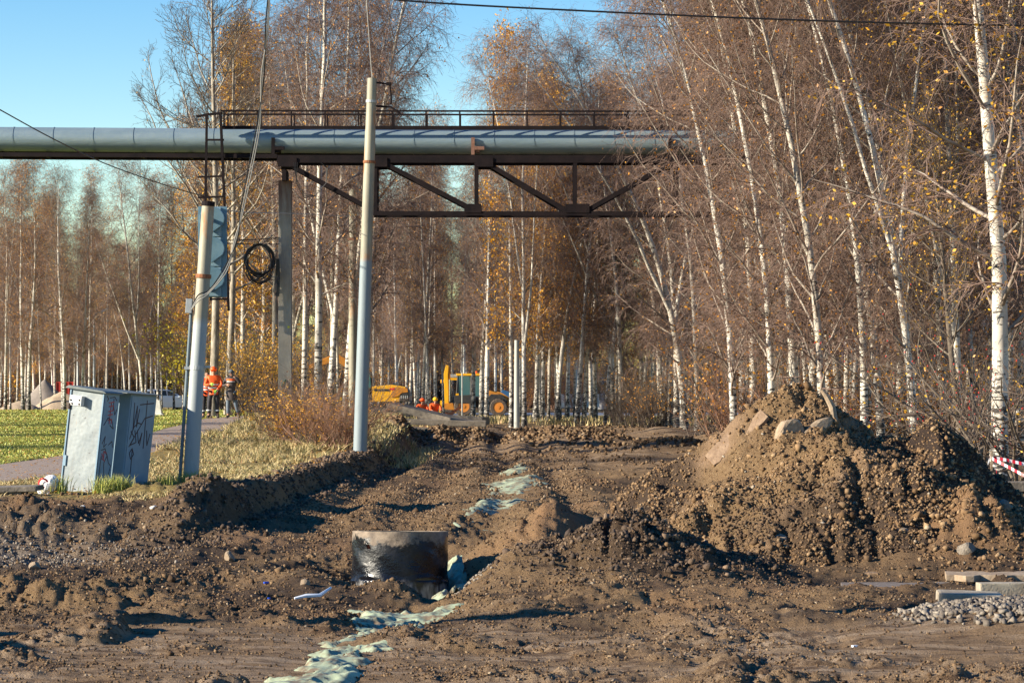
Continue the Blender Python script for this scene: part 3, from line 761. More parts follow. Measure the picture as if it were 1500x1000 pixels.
def sprout(rg, P, Rr, M, t0, t1, length, ang, K, r_mul, r_tip, up=0.0, wob=.12, up_noise=.3, rmin=.003):
    """M children on each parent line"""
    N, Kp, _ = P.shape
    t = t0 + (t1 - t0) * (np.arange(M)[None] + rg.uniform(0, 1, (N, M))) / M
    f = t * (Kp - 1); i = np.minimum(f.astype(int), Kp - 2); f = (f - i)[..., None]
    n = np.arange(N)[:, None]
    p = P[n, i] * (1 - f) + P[n, i + 1] * f
    d = P[n, i + 1] - P[n, i]; d = d / (np.linalg.norm(d, axis=-1, keepdims=True) + 1e-9)
    r = Rr[n, i] * (1 - f[..., 0]) + Rr[n, i + 1] * f[..., 0]
    az = (np.arange(M)[None] * 2.4 + rg.uniform(0, 6.28, (N, 1)) + rg.uniform(-.5, .5, (N, M)))
    ref = np.where(np.abs(d[..., 2:3]) > .85, np.array([1., 0, 0]), np.array([0, 0, 1.]))
    e1 = np.cross(d, ref); e1 /= np.linalg.norm(e1, axis=-1, keepdims=True) + 1e-9
    e2 = np.cross(d, e1)
    side = e1 * np.cos(az)[..., None] + e2 * np.sin(az)[..., None]
    A = ang(t) if callable(ang) else np.full(t.shape, ang)
    A = A * rg.uniform(.75, 1.25, t.shape)
    dr = d * np.cos(A)[..., None] + side * np.sin(A)[..., None]
    L = (length(t) if callable(length) else np.full(t.shape, length)) * rg.uniform(.6, 1.3, t.shape)
    p, dr, L, r = p.reshape(-1, 3), dr.reshape(-1, 3), L.reshape(-1), r.reshape(-1)
    Q = np.empty((len(p), K, 3)); Q[:, 0] = p
    upv = (up + rg.normal(0, up_noise, len(p)))[:, None]
    for k in range(1, K):
        dr = dr + rg.normal(0, wob, dr.shape); dr[:, 2:3] += upv / (K - 1)
        dr /= np.linalg.norm(dr, axis=1, keepdims=True)
        Q[:, k] = Q[:, k - 1] + dr * (L / (K - 1))[:, None]
    r0 = np.maximum(r * r_mul, rmin)
    tt = np.linspace(0, 1, K)[None]
    RR = r0[:, None] * (1 - tt) + np.maximum(r0 * r_tip, rmin * .8)[:, None] * tt
    return Q, RR
def leaf_mesh(name, rg, P, n, size, spread=.05, tmin=.2):
    N, K, _ = P.shape
    j = rg.integers(0, N, n); t = rg.uniform(tmin, 1, n) * (K - 1); i = np.minimum(t.astype(int), K - 2); f = (t - i)[:, None]
    c = P[j, i] * (1 - f) + P[j, i + 1] * f + rg.normal(0, spread, (n, 3))
    u = rg.normal(0, 1, (n, 3)); u /= np.linalg.norm(u, axis=1, keepdims=True)
    w = np.cross(u, rg.normal(0, 1, (n, 3))); w /= np.linalg.norm(w, axis=1, keepdims=True)
    s = size * rg.uniform(.6, 1.3, (n, 1))
    V = np.stack([c - u * s, c - w * s * .62, c + u * s, c + w * s * .62], 1)
    me = mesh_np(name, V, np.arange(n * 4).reshape(n, 4)); me.materials.append(MATS['autumn_leaf']); return me

def birch(seed, Hh=17., r0=.15, lean=0.0, spread=1.0, low=.22, nl=38, droop=-.55, leaves=3800, fork=False):
    rg = np.random.default_rng(seed)
    K = 16; t = np.linspace(0, 1, K)
    bend = rg.normal(0, .35, 2); ph_ = rg.uniform(0, 6, 2)
    x = bend[0] * np.sin(t * 3 + ph_[0]) * t + rg.normal(0, .035, K).cumsum() * t; y = bend[1] * np.sin(t * 3.3 + ph_[1]) * t + rg.normal(0, .035, K).cumsum() * t
    x = x + lean * t ** 2.0 * Hh * .34
    P = np.stack([x - x[0], y - y[0], t * Hh], -1)[None]; P[0, 0, 2] = -.3
    Rr = (r0 * .82 * (1 - t) ** .85 + .010)[None]; Rr[0, 0] *= 1.35
    stems, srad = [P], [Rr]
    if fork:
        Q, RQ = sprout(rg, P, Rr, 2, .12, .4, Hh * .62, .28, 12, .75, .1, .35, .04, .1)
        f2 = (Q, RQ)
    prof = lambda t: spread * (1.0 + 2.1 * np.sin(np.pi * np.clip((t - low) / (1.02 - low), 0, 1) ** .75) ** .8) * (1.12 - .5 * t)
    L1, R1 = sprout(rg, P, Rr, nl, low, .985, prof, lambda t: .95 - .45 * t, 8, .42, .18, .55, .10, .25, .010)
    if fork:
        a, ra = sprout(rg, Q, RQ, 16, .25, .98, lambda t: spread * (1.9 - 1.1 * t), .75, 8, .45, .2, .4, .1, .3, .010)
        L1 = np.concatenate([L1, a]); R1 = np.concatenate([R1, ra])
    L2, R2 = sprout(rg, L1, R1, 10, .15, 1.0, lambda t: .65 + .85 * (1 - t), .75, 5, .5, .3, droop * .3, .16, .35, .0055)
    L3, R3 = sprout(rg, L2, R2, 9, .1, 1.0, lambda t: .40 + .35 * t, .7, 3, .7, .5, droop * 1.5, .2, .5, .0036)
    L3b, R3b = sprout(rg, L1, R1, 7, .3, 1.0, .55, .8, 3, .35, .5, droop, .2, .5, .0038)
    L4, R4 = sprout(rg, L3, R3, 2, .15, .8, .26, .6, 2, .8, .7, droop, .1, .4, .0032)
    V, Qd = tubes_np(P, Rr, 10)
    tr = [(V, Qd)]
    if fork: tr.append(tubes_np(Q, RQ, 7))
    tr.append(tubes_np(L1[:, :5], np.maximum(R1[:, :5], .004), 5)) if False else None
    trunk = mesh_np('trunk', *join(tr), smooth=True); trunk.materials.append(MATS['birch_bark'])
    limbs = mesh_np('limb', *join([tubes_np(L1, R1, 5)]), smooth=True); limbs.materials.append(MATS['limb_bark'])
    crown = mesh_np('crown', *join([tubes_np(L2, R2, 4), tubes_np(L3, R3, 3), tubes_np(L3b, R3b, 3), tubes_np(L4, R4, 3)])); crown.materials.append(MATS['twig_bark'])
    lf = leaf_mesh('leaves', rg, L3, leaves, .040)
    lf2 = leaf_mesh('leaves', rg, L3, int(leaves * .33), .036)
    return dict(trunk=trunk, limb=limbs, crown=crown, leaves=lf, few=lf2, dense=leaf_mesh('leaves', rg, L3, leaves * 2, .064) if seed in (1, 3) else lf)
B = [birch(1), birch(2, r0=.13, spread=.85, nl=26, fork=True), birch(3, r0=.16, spread=1.1, low=.16), birch(4, r0=.12, spread=.75, nl=32, Hh=16), birch(5, r0=.15, lean=-.55, spread=1.05, low=.14), birch(6, r0=.14, lean=-.8, spread=1.1, low=.12, nl=26, fork=True), birch(8, r0=.13, lean=.4, spread=.8), birch(9, r0=.12, lean=-.7, spread=1.15, low=.10, nl=44, leaves=4200), birch(10, r0=.115, lean=-.45, spread=1.1, low=.12, nl=44, leaves=4200)]

def alder(seed):
    rg = np.random.default_rng(seed); Hh = 17.; K = 14; t = np.linspace(0, 1, K)
    P = np.stack([.12 * np.sin(t * 5), .1 * np.cos(t * 4), t * Hh - .3], -1)[None]; Rr = (.155 * (1 - t) ** .8 + .02)[None]
    L1, R1 = sprout(rg, P, Rr, 30, .33, .97, lambda t: 7.4 * (1.08 - t) ** .75, lambda t: 1.15 - .4 * t, 12, .42, .15, .65, .09, .12, .016)
    L2, R2 = sprout(rg, L1, R1, 12, .15, 1.0, lambda t: 1.9 * (1.15 - t), .65, 7, .55, .25, .45, .12, .2, .007)
    L3, R3 = sprout(rg, L2, R2, 8, .15, 1.0, .42, .6, 4, .6, .4, .35, .15, .3, .0055)
    L4, R4 = sprout(rg, L3, R3, 2, .3, .95, .16, .6, 2, .8, .8, .1, .1, .3, .0050)
    trunk = mesh_np('trunk', *tubes_np(P, Rr, 12), smooth=True); trunk.materials.append(MATS['alder_bark'])
    limbs = mesh_np('limb', *tubes_np(L1, R1, 6), smooth=True); limbs.materials.append(MATS['alder_bark'])
    crown = mesh_np('crown', *join([tubes_np(L2, R2, 4), tubes_np(L3, R3, 3), tubes_np(L4, R4, 3)])); crown.materials.append(MATS['dark_twig'])
    return dict(trunk=trunk, limb=limbs, crown=crown, leaves=leaf_mesh('leaves', rg, L3, 900, .04), few=leaf_mesh('leaves', rg, L3, 400, .035), dense=leaf_mesh('leaves', rg, L3, 2300, .05))
AL = alder(21)
AD = dict(AL)
for k_ in ('trunk', 'limb'):
    AD[k_] = AL[k_].copy(); AD[k_].materials[0] = MATS['grey_bark']

YEL, ORA, BRO, GOL = (1.15, 1.15, .75, 1), (1.1, .9, .7, 1), (.8, .62, .6, 1), (1.35, 1.25, .6, 1)
def plant(V, name, label, cat, x, y, s=1.0, rz=None, tilt=0.0, group=None, leaves='few', col=ORA, sxy=None, z=None):
    """a tree or bush with its trunk, limbs, crown and leaves as parts"""
    z = gz(x, y) if z is None else z
    q = Matrix.Rotation(tilt, 4, 'Y') @ Matrix.Rotation(rz if rz is not None else random.uniform(0, 6.28), 4, 'Z')
    t = thing(name, label, cat, (x, y, z - .05), group=group, rot=q.to_euler())
    t.scale = (sxy or s, sxy or s, s)
    for k in ('trunk', 'limb', 'crown'):
        if k in V: link(k, V[k], None, t)
    if leaves:
        o = link('leaves', V[leaves], None, t); o.color = col; o['kind'] = 'stuff'
    return t

def bush(seed, stems=26, Hh=2.4, r=.016, m='dark_twig', spread=.55, nleaf=600, lsize=.035, up=.25, fan=.9):
    rg = np.random.default_rng(seed)
    P0 = np.zeros((1, 2, 3)); P0[0, 1, 2] = .12; R0 = np.full((1, 2), r)
    L1, R1 = sprout(rg, P0, R0, stems, 0, 1, Hh * 1.05, spread, 8, 1, .25, up, .12, .2, .006)
    L1[..., :2] += rg.normal(0, fan * .25, (stems, 1, 2))
    L2, R2 = sprout(rg, L1, R1, 8, .2, .95, Hh * .32, .6, 5, .6, .3, .3, .15, .3, .004)
    L3, R3 = sprout(rg, L2, R2, 5, .2, .95, Hh * .12, .6, 3, .7, .5, .2, .2, .4, .0032)
    stem = mesh_np('stem', *tubes_np(L1, R1, 5), smooth=True); stem.materials.append(MATS[m])
    crown = mesh_np('crown', *join([tubes_np(L2, R2, 3), tubes_np(L3, R3, 3)])); crown.materials.append(MATS[m])
    return dict(trunk=stem, crown=crown, leaves=leaf_mesh('leaves', rg, L3, nleaf, lsize), few=leaf_mesh('leaves', rg, L3, int(nleaf * .25), lsize))
BU = [bush(31), bush(32, 30, 2.2, m='red_twig', nleaf=900), bush(33, 22, 2.8, m='dark_twig', nleaf=1400, lsize=.045), bush(34, 34, 1.8, m='red_twig')]

# --- the row to the right of the dug road: each trunk where it stands  (photo column, distance, trunk radius, variant, lean, leaves, colour, label)
row = [
 (1462, 50, .20, 2, -.01, 'leaves', YEL, 'tall white birch at the right edge, its trunk kinked to the right at mid height'),
 (1408, 62, .12, 1, -.03, 'leaves', YEL, 'birch with many slender stems just left of the tall kinked birch at the right edge'),
 (1344, 60, .11, 5, -.05, 'few', ORA, 'birch leaning left behind the second peak of the dirt mound'),
 (1496, 66, .12, 2, .0, 'leaves', YEL, 'white birch cut by the right edge of the picture'),
 (1292, 68, .13, 5, -.03, 'few', BRO, 'birch leaning left above the saddle between the two peaks of the mound'),
 (1230, 70, .13, 4, -.02, 'few', ORA, 'birch right behind the stick on top of the dirt mound'),
 (1186, 76, .115, 5, -.02, 'few', BRO, 'slim white birch left of the stick on top of the mound'),
 (1165, 64, .15, 4, .0, 'few', BRO, 'stout white birch rising straight behind the main peak of the dirt mound'),
 (1127, 78, .12, 5, .01, 'few', BRO, 'white birch above the upper left shoulder of the dirt mound'),
 (1103, 74, .14, 4, .02, 'few', BRO, 'thick twin-looking birch over the asphalt slab on the mound'),
 (1091, 95, .12, 6, -.02, 'few', ORA, 'grey shaded birch just left of the thick birch above the asphalt slab'),
 (1070, 92, .12, 0, .0, 'few', ORA, 'brownish birch trunk with few white patches left of the dirt mound'),
 (1021, 108, .13, 4, .01, 'few', BRO, 'very white birch standing alone at the left foot of the dirt mound'),
 (1003, 112, .20, 5, -.02, 'few', ORA, 'thickest white birch of the group left of the dirt mound'),
 (990, 114, .15, 4, .02, 'few', BRO, 'birch with black base pressed against the thickest birch'),
 (974, 118, .11, 6, .05, 'few', ORA, 'thin birch leaning right over the bare brush'),
 (942, 128, .085, 6, .05, 'few', YEL, 'thin leaning birch rising out of the grey brush'),
 (955, 130, .085, 3, .04, 'few', YEL, 'slender birch behind the grey brush with yellow leaves round it'),
 (909, 120, .10, 4, .0, 'few', BRO, 'straight slender white birch left of the grey brush'),
 (898, 122, .14, 5, .0, 'few', BRO, 'right-hand trunk of the birch pair that forks in a V'),
 (887, 121, .11, 6, .09, 'few', ORA, 'birch leaning right, left-hand trunk of the V-shaped pair'),
 (845, 122, .145, 0, .06, 'leaves', ORA, 'dark-based birch leaning right beside the open view to the far road'),
 (816, 124, .13, 6, .06, 'leaves', ORA, 'birch curving right at the left side of the open view to the far road'),
 (803, 128, .08, 3, .03, 'few', YEL, 'thin birch close behind the curving birch'),
 (795, 130, .10, 0, .01, 'dense', GOL, 'birch with bright yellow leaves low on its crown'),
 (786, 126, .12, 2, .02, 'dense', GOL, 'golden-leaved birch right of the smooth pale pole'),
 (768, 116, .12, 1, .0, 'few', ORA, 'blue-grey shaded birch next to the smooth pale pole'),
 (749, 118, .12, 0, .0, 'dense', GOL, 'dark trunked tree with golden leaves beside the backhoe rear wheel'),
 (713, 150, .15, 0, .0, 'few', ORA, 'white birch in front of the backhoe, just left of its front wheel'),
 (705, 154, .16, 2, .0, 'few', ORA, 'birch crossing the middle of the backhoe bonnet'),
 (693, 158, .15, 3, .0, 'few', ORA, 'birch standing in front of the backhoe cab'),
]
for px, Y, r, v, tl, lv, col, lab in row:
    s = RNG.uniform(.95, 1.12); k = r / (.15, .13, .16, .12, .15, .14, .13)[v]
    rz = random.uniform(0, 6.28) if v not in (4, 5, 6) else random.uniform(-.5, .5)
    plant(B[v], 'birch_tree', lab, 'birch tree', PX(px, Y), Y, s, rz, tl, 'birches of the row right of the dug road', lv, col, sxy=s * min(max(k, .8), 1.4))
# more of the wood behind the row, hard to tell apart
MARKS = [(20, 'at the left edge'), (60, 'over the thick birch clump'), (100, 'over the sand piles'), (140, 'over the front cabinet'), (175, 'over the gap between the cabinets'), (215, 'over the second cabinet'), (262, 'over the white car'), (300, 'just left of the traffic light'),
 (350, 'over the three men'), (400, 'behind the cable coil'), (440, 'behind the concrete pillar'), (490, 'just right of the concrete pillar'), (530, 'just left of the tall lamp pole'), (556, 'just right of the tall lamp pole'), (578, 'over the left half of the excavator'), (602, 'over the excavator tail'), (625, 'between excavator and crouching men'), (648, 'over the salmon frame'),
 (668, 'over the backhoe arm'), (700, 'over the backhoe cab'), (730, 'over the backhoe bonnet'), (770, 'by the cream-white pole'), (815, 'behind the golden trees'), (880, 'over the dark far shed'), (925, 'by the V-shaped pair'), (965, 'over the grey brush'), (1010, 'by the thickest birch'), (1060, 'over the left foot of the mound'),
 (1110, 'over the asphalt slab'), (1160, 'over the upper left shoulder of the mound'), (1205, 'over the main peak'), (1250, 'just right of the stick'), (1300, 'over the saddle of the mound'), (1345, 'left of the second peak'), (1390, 'right of the second peak'), (1440, 'left of the kinked birch'), (1485, 'right of the kinked birch')]
def where(px):
    for a, b in MARKS:
        if px < a: return b
    return 'at the right edge'
def look(col, lv, tl):
    c = {YEL: 'yellow', ORA: 'orange', BRO: 'brown', GOL: 'golden'}.get(col, 'greenish')
    return (('leaning right, ' if tl > .015 else 'leaning left, ' if tl < -.015 else 'upright, ') + ('few ' if lv == 'few' else 'many ') + c + ' leaves')
def shades(x, y):
    # would this tree stand between the sun and the car, the machines or the three men?
    for tx, ty, w_ in ((-25.8, 186, 3.5), (-3.5, 180, 2.6), (-8, 165, 3.0), (-10.6, 90, 2.0)):
        ax_, ay_ = x - tx, y - ty; al = -ax_ * math.cos(R(SUN_AZ)) - ay_ * math.sin(R(SUN_AZ)); pe = abs(-ax_ * math.sin(R(SUN_AZ)) + ay_ * math.cos(R(SUN_AZ)))
        if 0 < al < 34 and pe < w_: return True
    return False
def far_group(n, x0, x1, y0, y1, label, group, smin=.85, smax=1.1, cols=(ORA, BRO, YEL), variants=(0, 1, 2, 3, 6), dense=.35):
    for i in range(n):
        px = x0 + (x1 - x0) * (i + random.random()) / n; Y = random.uniform(y0, y1)
        for _ in range(12):
            if not shades(PX(px, Y), Y): break
            Y = random.uniform(y0, y1)
        if shades(PX(px, Y), Y): continue
        s = random.uniform(smin, smax); tl = random.uniform(-.04, .04); col = random.choice(cols); lv = ('dense' if col == GOL else 'leaves') if random.random() < dense * 1.4 else 'few'
        plant(B[random.choice(variants)], 'birch_tree', label + ' ' + where(px) + ', ' + look(col, lv, tl), 'birch tree', PX(px, Y), Y, s, None, tl, group, lv, col, sxy=s * random.uniform(.75, .95))
far_group(7, 962, 1062, 116, 135, 'mid-distance birch', 'birches deep in the right-hand wood', .95, 1.1, variants=(4, 5, 0, 2))
far_group(30, 1075, 1580, 70, 118, 'mid-distance birch', 'birches deep in the right-hand wood', .95, 1.15, variants=(4, 5, 0, 2))
far_group(16, 1070, 1440, 82, 104, 'upright second-row birch', 'upright birches behind the mound', .95, 1.1, cols=(ORA, YEL, GOL), variants=(0, 2, 3, 0), dense=.3)
far_group(14, 780, 1060, 124, 150, 'upright slim birch', 'upright slim birches left of the mound', .95, 1.1, cols=(GOL, YEL, ORA), variants=(0, 2, 3), dense=.4)
far_group(16, 800, 1540, 205, 260, 'distant birch', 'birches beyond the far road', .8, 1.0)
far_group(13, 545, 640, 172, 215, 'slim white birch', 'slim birches above the machines', .9, 1.05, variants=(0, 1, 3, 3), dense=.25)
far_group(8, 604, 650, 135, 165, 'slim white birch', 'slim birches above the machines', .85, 1.0, variants=(0, 3, 3), dense=.25)
far_group(8, 650, 760, 188, 215, 'slim white birch', 'slim birches above the machines', .85, 1.02, variants=(0, 1, 3, 3), dense=.25)
far_group(9, 760, 900, 132, 165, 'birch of the second row', 'birches behind the backhoe', .9, 1.05, cols=(GOL, YEL, ORA), dense=.5)
far_group(16, 540, 800, 215, 285, 'faint far birch', 'far birches at the end of the road', .8, 1.0)
def edge_tree(px, Y, v, tl, lab, col=(.95, .78, .7, 1), s=1.0):
    plant(B[v], 'birch_tree', lab, 'birch tree', PX(px, Y), Y, s, random.uniform(-.4, .4), tl, 'birches of the row right of the dug road', 'few', col)
for px, Y, v, tl, lab in ((1075, 67, 7, .0, 'birch whose low branches hide the right end of the pipe'), (1130, 64, 8, .0, 'leaning birch right of the one that hides the pipe end'), (1205, 60, 7, .0, 'leaning twiggy birch whose crown fills the view above the main peak'),
    (1265, 63, 8, .0, 'leaning twiggy birch with crown over the second peak of the mound'), (1335, 66, 7, -.0, 'leaning twiggy birch left of the pale blue block'), (1380, 70, 8, .0, 'leaning birch hidden behind the fruit bush'), (1425, 76, 7, 0.0, 'leaning birch between the two white birches at the right edge'), (1530, 62, 8, 0, 'leaning birch reaching in from beyond the right edge')):
    edge_tree(px, Y, v, tl, lab)
for i in range(90):
    px = -60 + 1620 * (i + random.random()) / 90; Y = random.uniform(272, 330)
    plant(B[i % 4], 'birch_tree', 'farthest dim bare tree ' + where(px), 'birch tree', PX(px, Y), Y, random.uniform(.55, .8), None, 0, 'farthest trees of the wood', None, sxy=1.0)
# left of the road: tall group round the pipe's pillar
left = [
 (313, 96, AL, 1.0, 0.0, 'few', YEL, 'alder_tree', 'tall alder with dark arching branches spreading over the pipe, left of the ladder', 'alder tree'),
 (334, 104, AL, .92, .02, 'few', ORA, 'alder_tree', 'second alder trunk directly behind the ladder', 'alder tree'),
 (402, 112, AL, .95, -.01, 'few', ORA, 'alder_tree', 'dark-limbed tree behind the coil of black cable', 'alder tree'),
 (466, 84, B[0], 1.08, .01, 'few', ORA, 'birch_tree', 'white birch next right of the concrete pillar', 'birch tree'),
 (444, 88, B[3], 1.0, .03, 'few', ORA, 'birch_tree', 'thin pale birch hugging the right side of the concrete pillar', 'birch tree'),
 (482, 92, B[1], 1.1, .06, 'few', ORA, 'birch_tree', 'forked white birch with pale branches, leaning right below the pipe', 'birch tree'),
 (506, 90, B[6], 1.1, .05, 'few', BRO, 'birch_tree', 'birch leaning right behind the rust-banded grey pole', 'birch tree'),
 (532, 98, B[2], 1.15, .0, 'few', BRO, 'birch_tree', 'weeping birch behind the tall lamp pole', 'birch tree'),
 (534, 106, B[0], 1.2, .0, 'few', BRO, 'birch_tree', 'weeping birch just behind the tall lamp pole, its crown edging the blue gap', 'birch tree'),
 (430, 118, B[1], 1.1, .0, 'few', ORA, 'birch_tree', 'birch farther back behind the concrete pillar', 'birch tree'),
 (380, 120, B[2], 1.05, .0, 'dense', ORA, 'birch_tree', 'orange-leaved birch behind the hanging cable coil', 'birch tree'),
 (355, 116, B[0], 1.0, .0, 'dense', YEL, 'birch_tree', 'yellow-leaved birch over the man in the dark coat', 'birch tree'),
 (300, 122, B[3], .85, .0, 'leaves', GOL, 'birch_tree', 'golden-leaved small birch behind the traffic light', 'birch tree'),
 (283, 128, B[0], .72, .0, 'dense', GOL, 'birch_tree', 'bright yellow birch right behind the leaning pole', 'birch tree'),
 (212, 134, B[1], .8, -.1, 'few', YEL, 'birch_tree', 'white birch leaning left above the white car', 'birch tree'),
 (120, 128, B[3], .70, .02, 'few', ORA, 'birch_tree', 'slim birch right of the red container', 'birch tree'),
 (94, 126, B[2], .70, .0, 'few', ORA, 'birch_tree', 'dark trunk in front of the red container', 'birch tree'),
 (42, 127, B[2], .74, .0, 'leaves', ORA, 'birch_tree', 'thick birch clump before the sand piles at the far left', 'birch tree'),
 (34, 128, B[0], .72, -.02, 'few', ORA, 'birch_tree', 'white birch leaning left beside the thick clump at the far left', 'birch tree'),
 (8, 130, B[1], .72, .0, 'leaves', ORA, 'birch_tree', 'dark tree with orange leaves low on its trunk at the left edge', 'birch tree'),
]
for px, Y, V, s, tl, lv, col, nm, lab, cat in left:
    plant(V, nm, lab, cat, PX(px, Y), Y, s, .6 if V is AL else None, tl, None, lv, col)
far_group(46, -40, 300, 138, 200, 'slim birch', 'birches of the wood behind the lawn', .62, .82, cols=(ORA, BRO, YEL, GOL), dense=.4)
far_group(14, 300, 545, 125, 180, 'birch', 'birches behind the pillar', .85, 1.1, dense=.3)
far_group(26, -60, 560, 205, 270, 'distant thin birch', 'far birches of the left wood', .70, .88, dense=.3)

for x_, y_ in ((-34, 92), (-38, 104), (-31, 78), (-36, 66), (-33, 57)):
    plant(B[int(y_) % 4], 'birch_tree', 'birch beyond the left edge whose shade falls across the lawn', 'birch tree', x_, y_, 1.0, None, 0, 'birches beyond the left edge', 'few', ORA)
# bushes
for px, py_, Y, v, s, lv, col, lab in [
 (412, 650, 66, 2, .42, 'few', GOL, 'bush with yellow leaves left of the pillar foot'),
 (430, 655, 64, 1, .56, 'leaves', GOL, 'reddish bush with golden leaves before the pillar'),
 (455, 655, 63, 2, .50, 'leaves', GOL, 'leafy golden bush between pillar and lamp pole'),
 (478, 655, 62, 3, .68, 'few', ORA, 'bare reddish bush with upright stems left of the lamp pole'),
 (502, 655, 61.5, 1, .58, 'few', ORA, 'red-stemmed bush at the left side of the lamp pole foot'),
 (498, 650, 68, 0, .75, 'few', ORA, 'tall bare bush behind the lamp pole'),
 (445, 650, 70, 1, .66, 'few', ORA, 'tall brown bush behind the golden ones')]:
    plant(BU[v], 'bush', lab, 'bush', PX(px, Y), Y, s, None, 0, 'bushes round the lamp pole and pillar', lv, col, sxy=s * 1.35)
for px, Y, v, s, lv in [(925, 116, 0, 1.0, 'few'), (945, 114, 2, .9, 'few'), (962, 117, 0, 1.0, 'few'), (935, 122, 1, 1.0, 'few'), (905, 118, 0, .7, None)]:
    plant(BU[v], 'bush', 'bare grey-brown brush ' + {925: 'right of the V-shaped birch pair, leftmost tall one', 945: 'in the middle of the brush clump', 962: 'nearest the thickest birch', 935: 'with reddish twigs at the back of the clump', 905: 'low and leafless under the V-shaped pair'}[px], 'bush', PX(px, Y), Y, s, None, 0, 'bare brush under the birch row', lv, ORA)
for i, px in enumerate(np.linspace(1040, 1560, 12)):
    Y = random.uniform(66, 92)
    plant(BU[i % 4], 'bush', 'low bare bush ' + where(px), 'bush', PX(px, Y), Y, random.uniform(.8, 1.3), None, 0, 'undergrowth behind the dirt mound', 'leaves' if i % 3 == 0 else 'few', ORA)
for i, px in enumerate(np.linspace(345, 420, 7)):
    Y = random.uniform(96, 110)
    plant(BU[(0, 2)[i % 2]], 'bush', 'yellowish bush ' + ('left', 'second', 'third', 'middle', 'fifth', 'sixth', 'right')[i] + ' in the thicket behind the three men', 'bush', PX(px, Y), Y, random.uniform(1.0, 1.6), None, 0, 'thicket behind the three men', 'leaves', (GOL, YEL)[i % 2])
for i, px in enumerate(np.linspace(288, 345, 5)):
    Y = random.uniform(128, 140)
    plant(BU[2], 'bush', 'green-yellow bush ' + ('left', 'second', 'middle', 'fourth', 'right')[i] + ' in the band at the wood edge behind the men', 'bush', PX(px, Y), Y, random.uniform(1.2, 1.8), None, 0, 'bushes at the wood edge', 'leaves', (.9, 1.3, .5, 1))
for i in range(16):
    px = random.choice((random.uniform(-30, 120), random.uniform(285, 330))); Y = random.uniform(192, 215)
    plant(BU[i % 3], 'bush', 'dim undergrowth bush ' + where(px), 'bush', PX(px, Y), Y, random.uniform(1.2, 1.9), None, 0, 'undergrowth of the left wood', 'leaves' if i % 2 else 'few', random.choice((ORA, BRO, GOL)))
BU.append(bush(35, 40, 5.0, r=.05, spread=.45, nleaf=1500, lsize=.09, fan=2.4))
for i in range(60):
    px = -60 + 1620 * (i + random.random()) / 60; Y = random.uniform(236, 262)
    plant(BU[4], 'bush', 'far tall scrub ' + where(px), 'bush', PX(px, Y), Y, random.uniform(.7, 1.2), None, 0, 'scrub at the back of the wood', 'leaves' if i % 2 else 'few', random.choice((ORA, BRO, YEL)), sxy=random.uniform(1.2, 1.8))
for i in range(14):
    px = random.uniform(540, 1000); Y = random.uniform(196, 225)
    plant(BU[i % 3], 'bush', 'far verge bush ' + where(px), 'bush', PX(px, Y), Y, random.uniform(1.2, 2.0), None, 0, 'bushes beyond the far road', 'leaves' if i % 2 else 'few', random.choice((ORA, BRO, (.8, 1.1, .5, 1))))

plant(AD, 'old_apple_tree', 'dark-limbed tree with yellow leaves arching left between the kinked birch and the second peak', 'tree', PX(1418, 58), 58, .50, 2.1, -.12, None, 'dense', YEL)
# fruit bush with red berries, near right
def fruit_bush(seed):
    rg = np.random.default_rng(seed)
    P0 = np.zeros((1, 2, 3)); P0[0, 1, 2] = .3; R0 = np.full((1, 2), .042)
    L1, R1 = sprout(rg, P0, R0, 13, 0, 1, 3.6, .75, 10, 1, .3, .55, .13, .3, .010)
    L2, R2 = sprout(rg, L1, R1, 9, .2, .95, 1.5, .8, 7, .6, .3, .1, .18, .4, .006)
    L3, R3 = sprout(rg, L2, R2, 7, .2, .98, .45, .7, 4, .6, .5, .1, .25, .4, .004)
    stem = mesh_np('stem', *tubes_np(L1, R1, 7), smooth=True); stem.materials.append(MATS['grey_bark'])
    cr = mesh_np('crown', *join([tubes_np(L2, R2, 5), tubes_np(L3, R3, 3)])); cr.materials.append(MATS['dark_twig'])
    tips = L3[rg.integers(0, len(L3), 160), -1]
    mat('berry', (0.45, 0.03, 0.02), None, rough=.3)
    be = lump_mesh('berries', tips[:, 0], tips[:, 1], tips[:, 2] - .03, np.full(160, .019), 1, .05); be.materials.append(MATS['berry'])
    return dict(trunk=stem, crown=cr, berries=be, leaves=leaf_mesh('leaves', rg, L3, 500, .035), few=leaf_mesh('leaves', rg, L3, 260, .035))
FB = fruit_bush(41)
for px, Y, s, rz, lab in [(1490, 46, .85, 0, 'bare fruit bush with red berries at the right edge behind the barrier tape'), (1395, 53, .95, 2.2, 'bare fruit bush with red berries behind the mound\'s second peak')]:
    t = plant(FB, 'fruit_bush', lab, 'fruit bush', PX(px, Y), Y, s, rz, 0, None, 'few', YEL)
    o = link('berries', FB['berries'], None, t); o['kind'] = 'stuff'
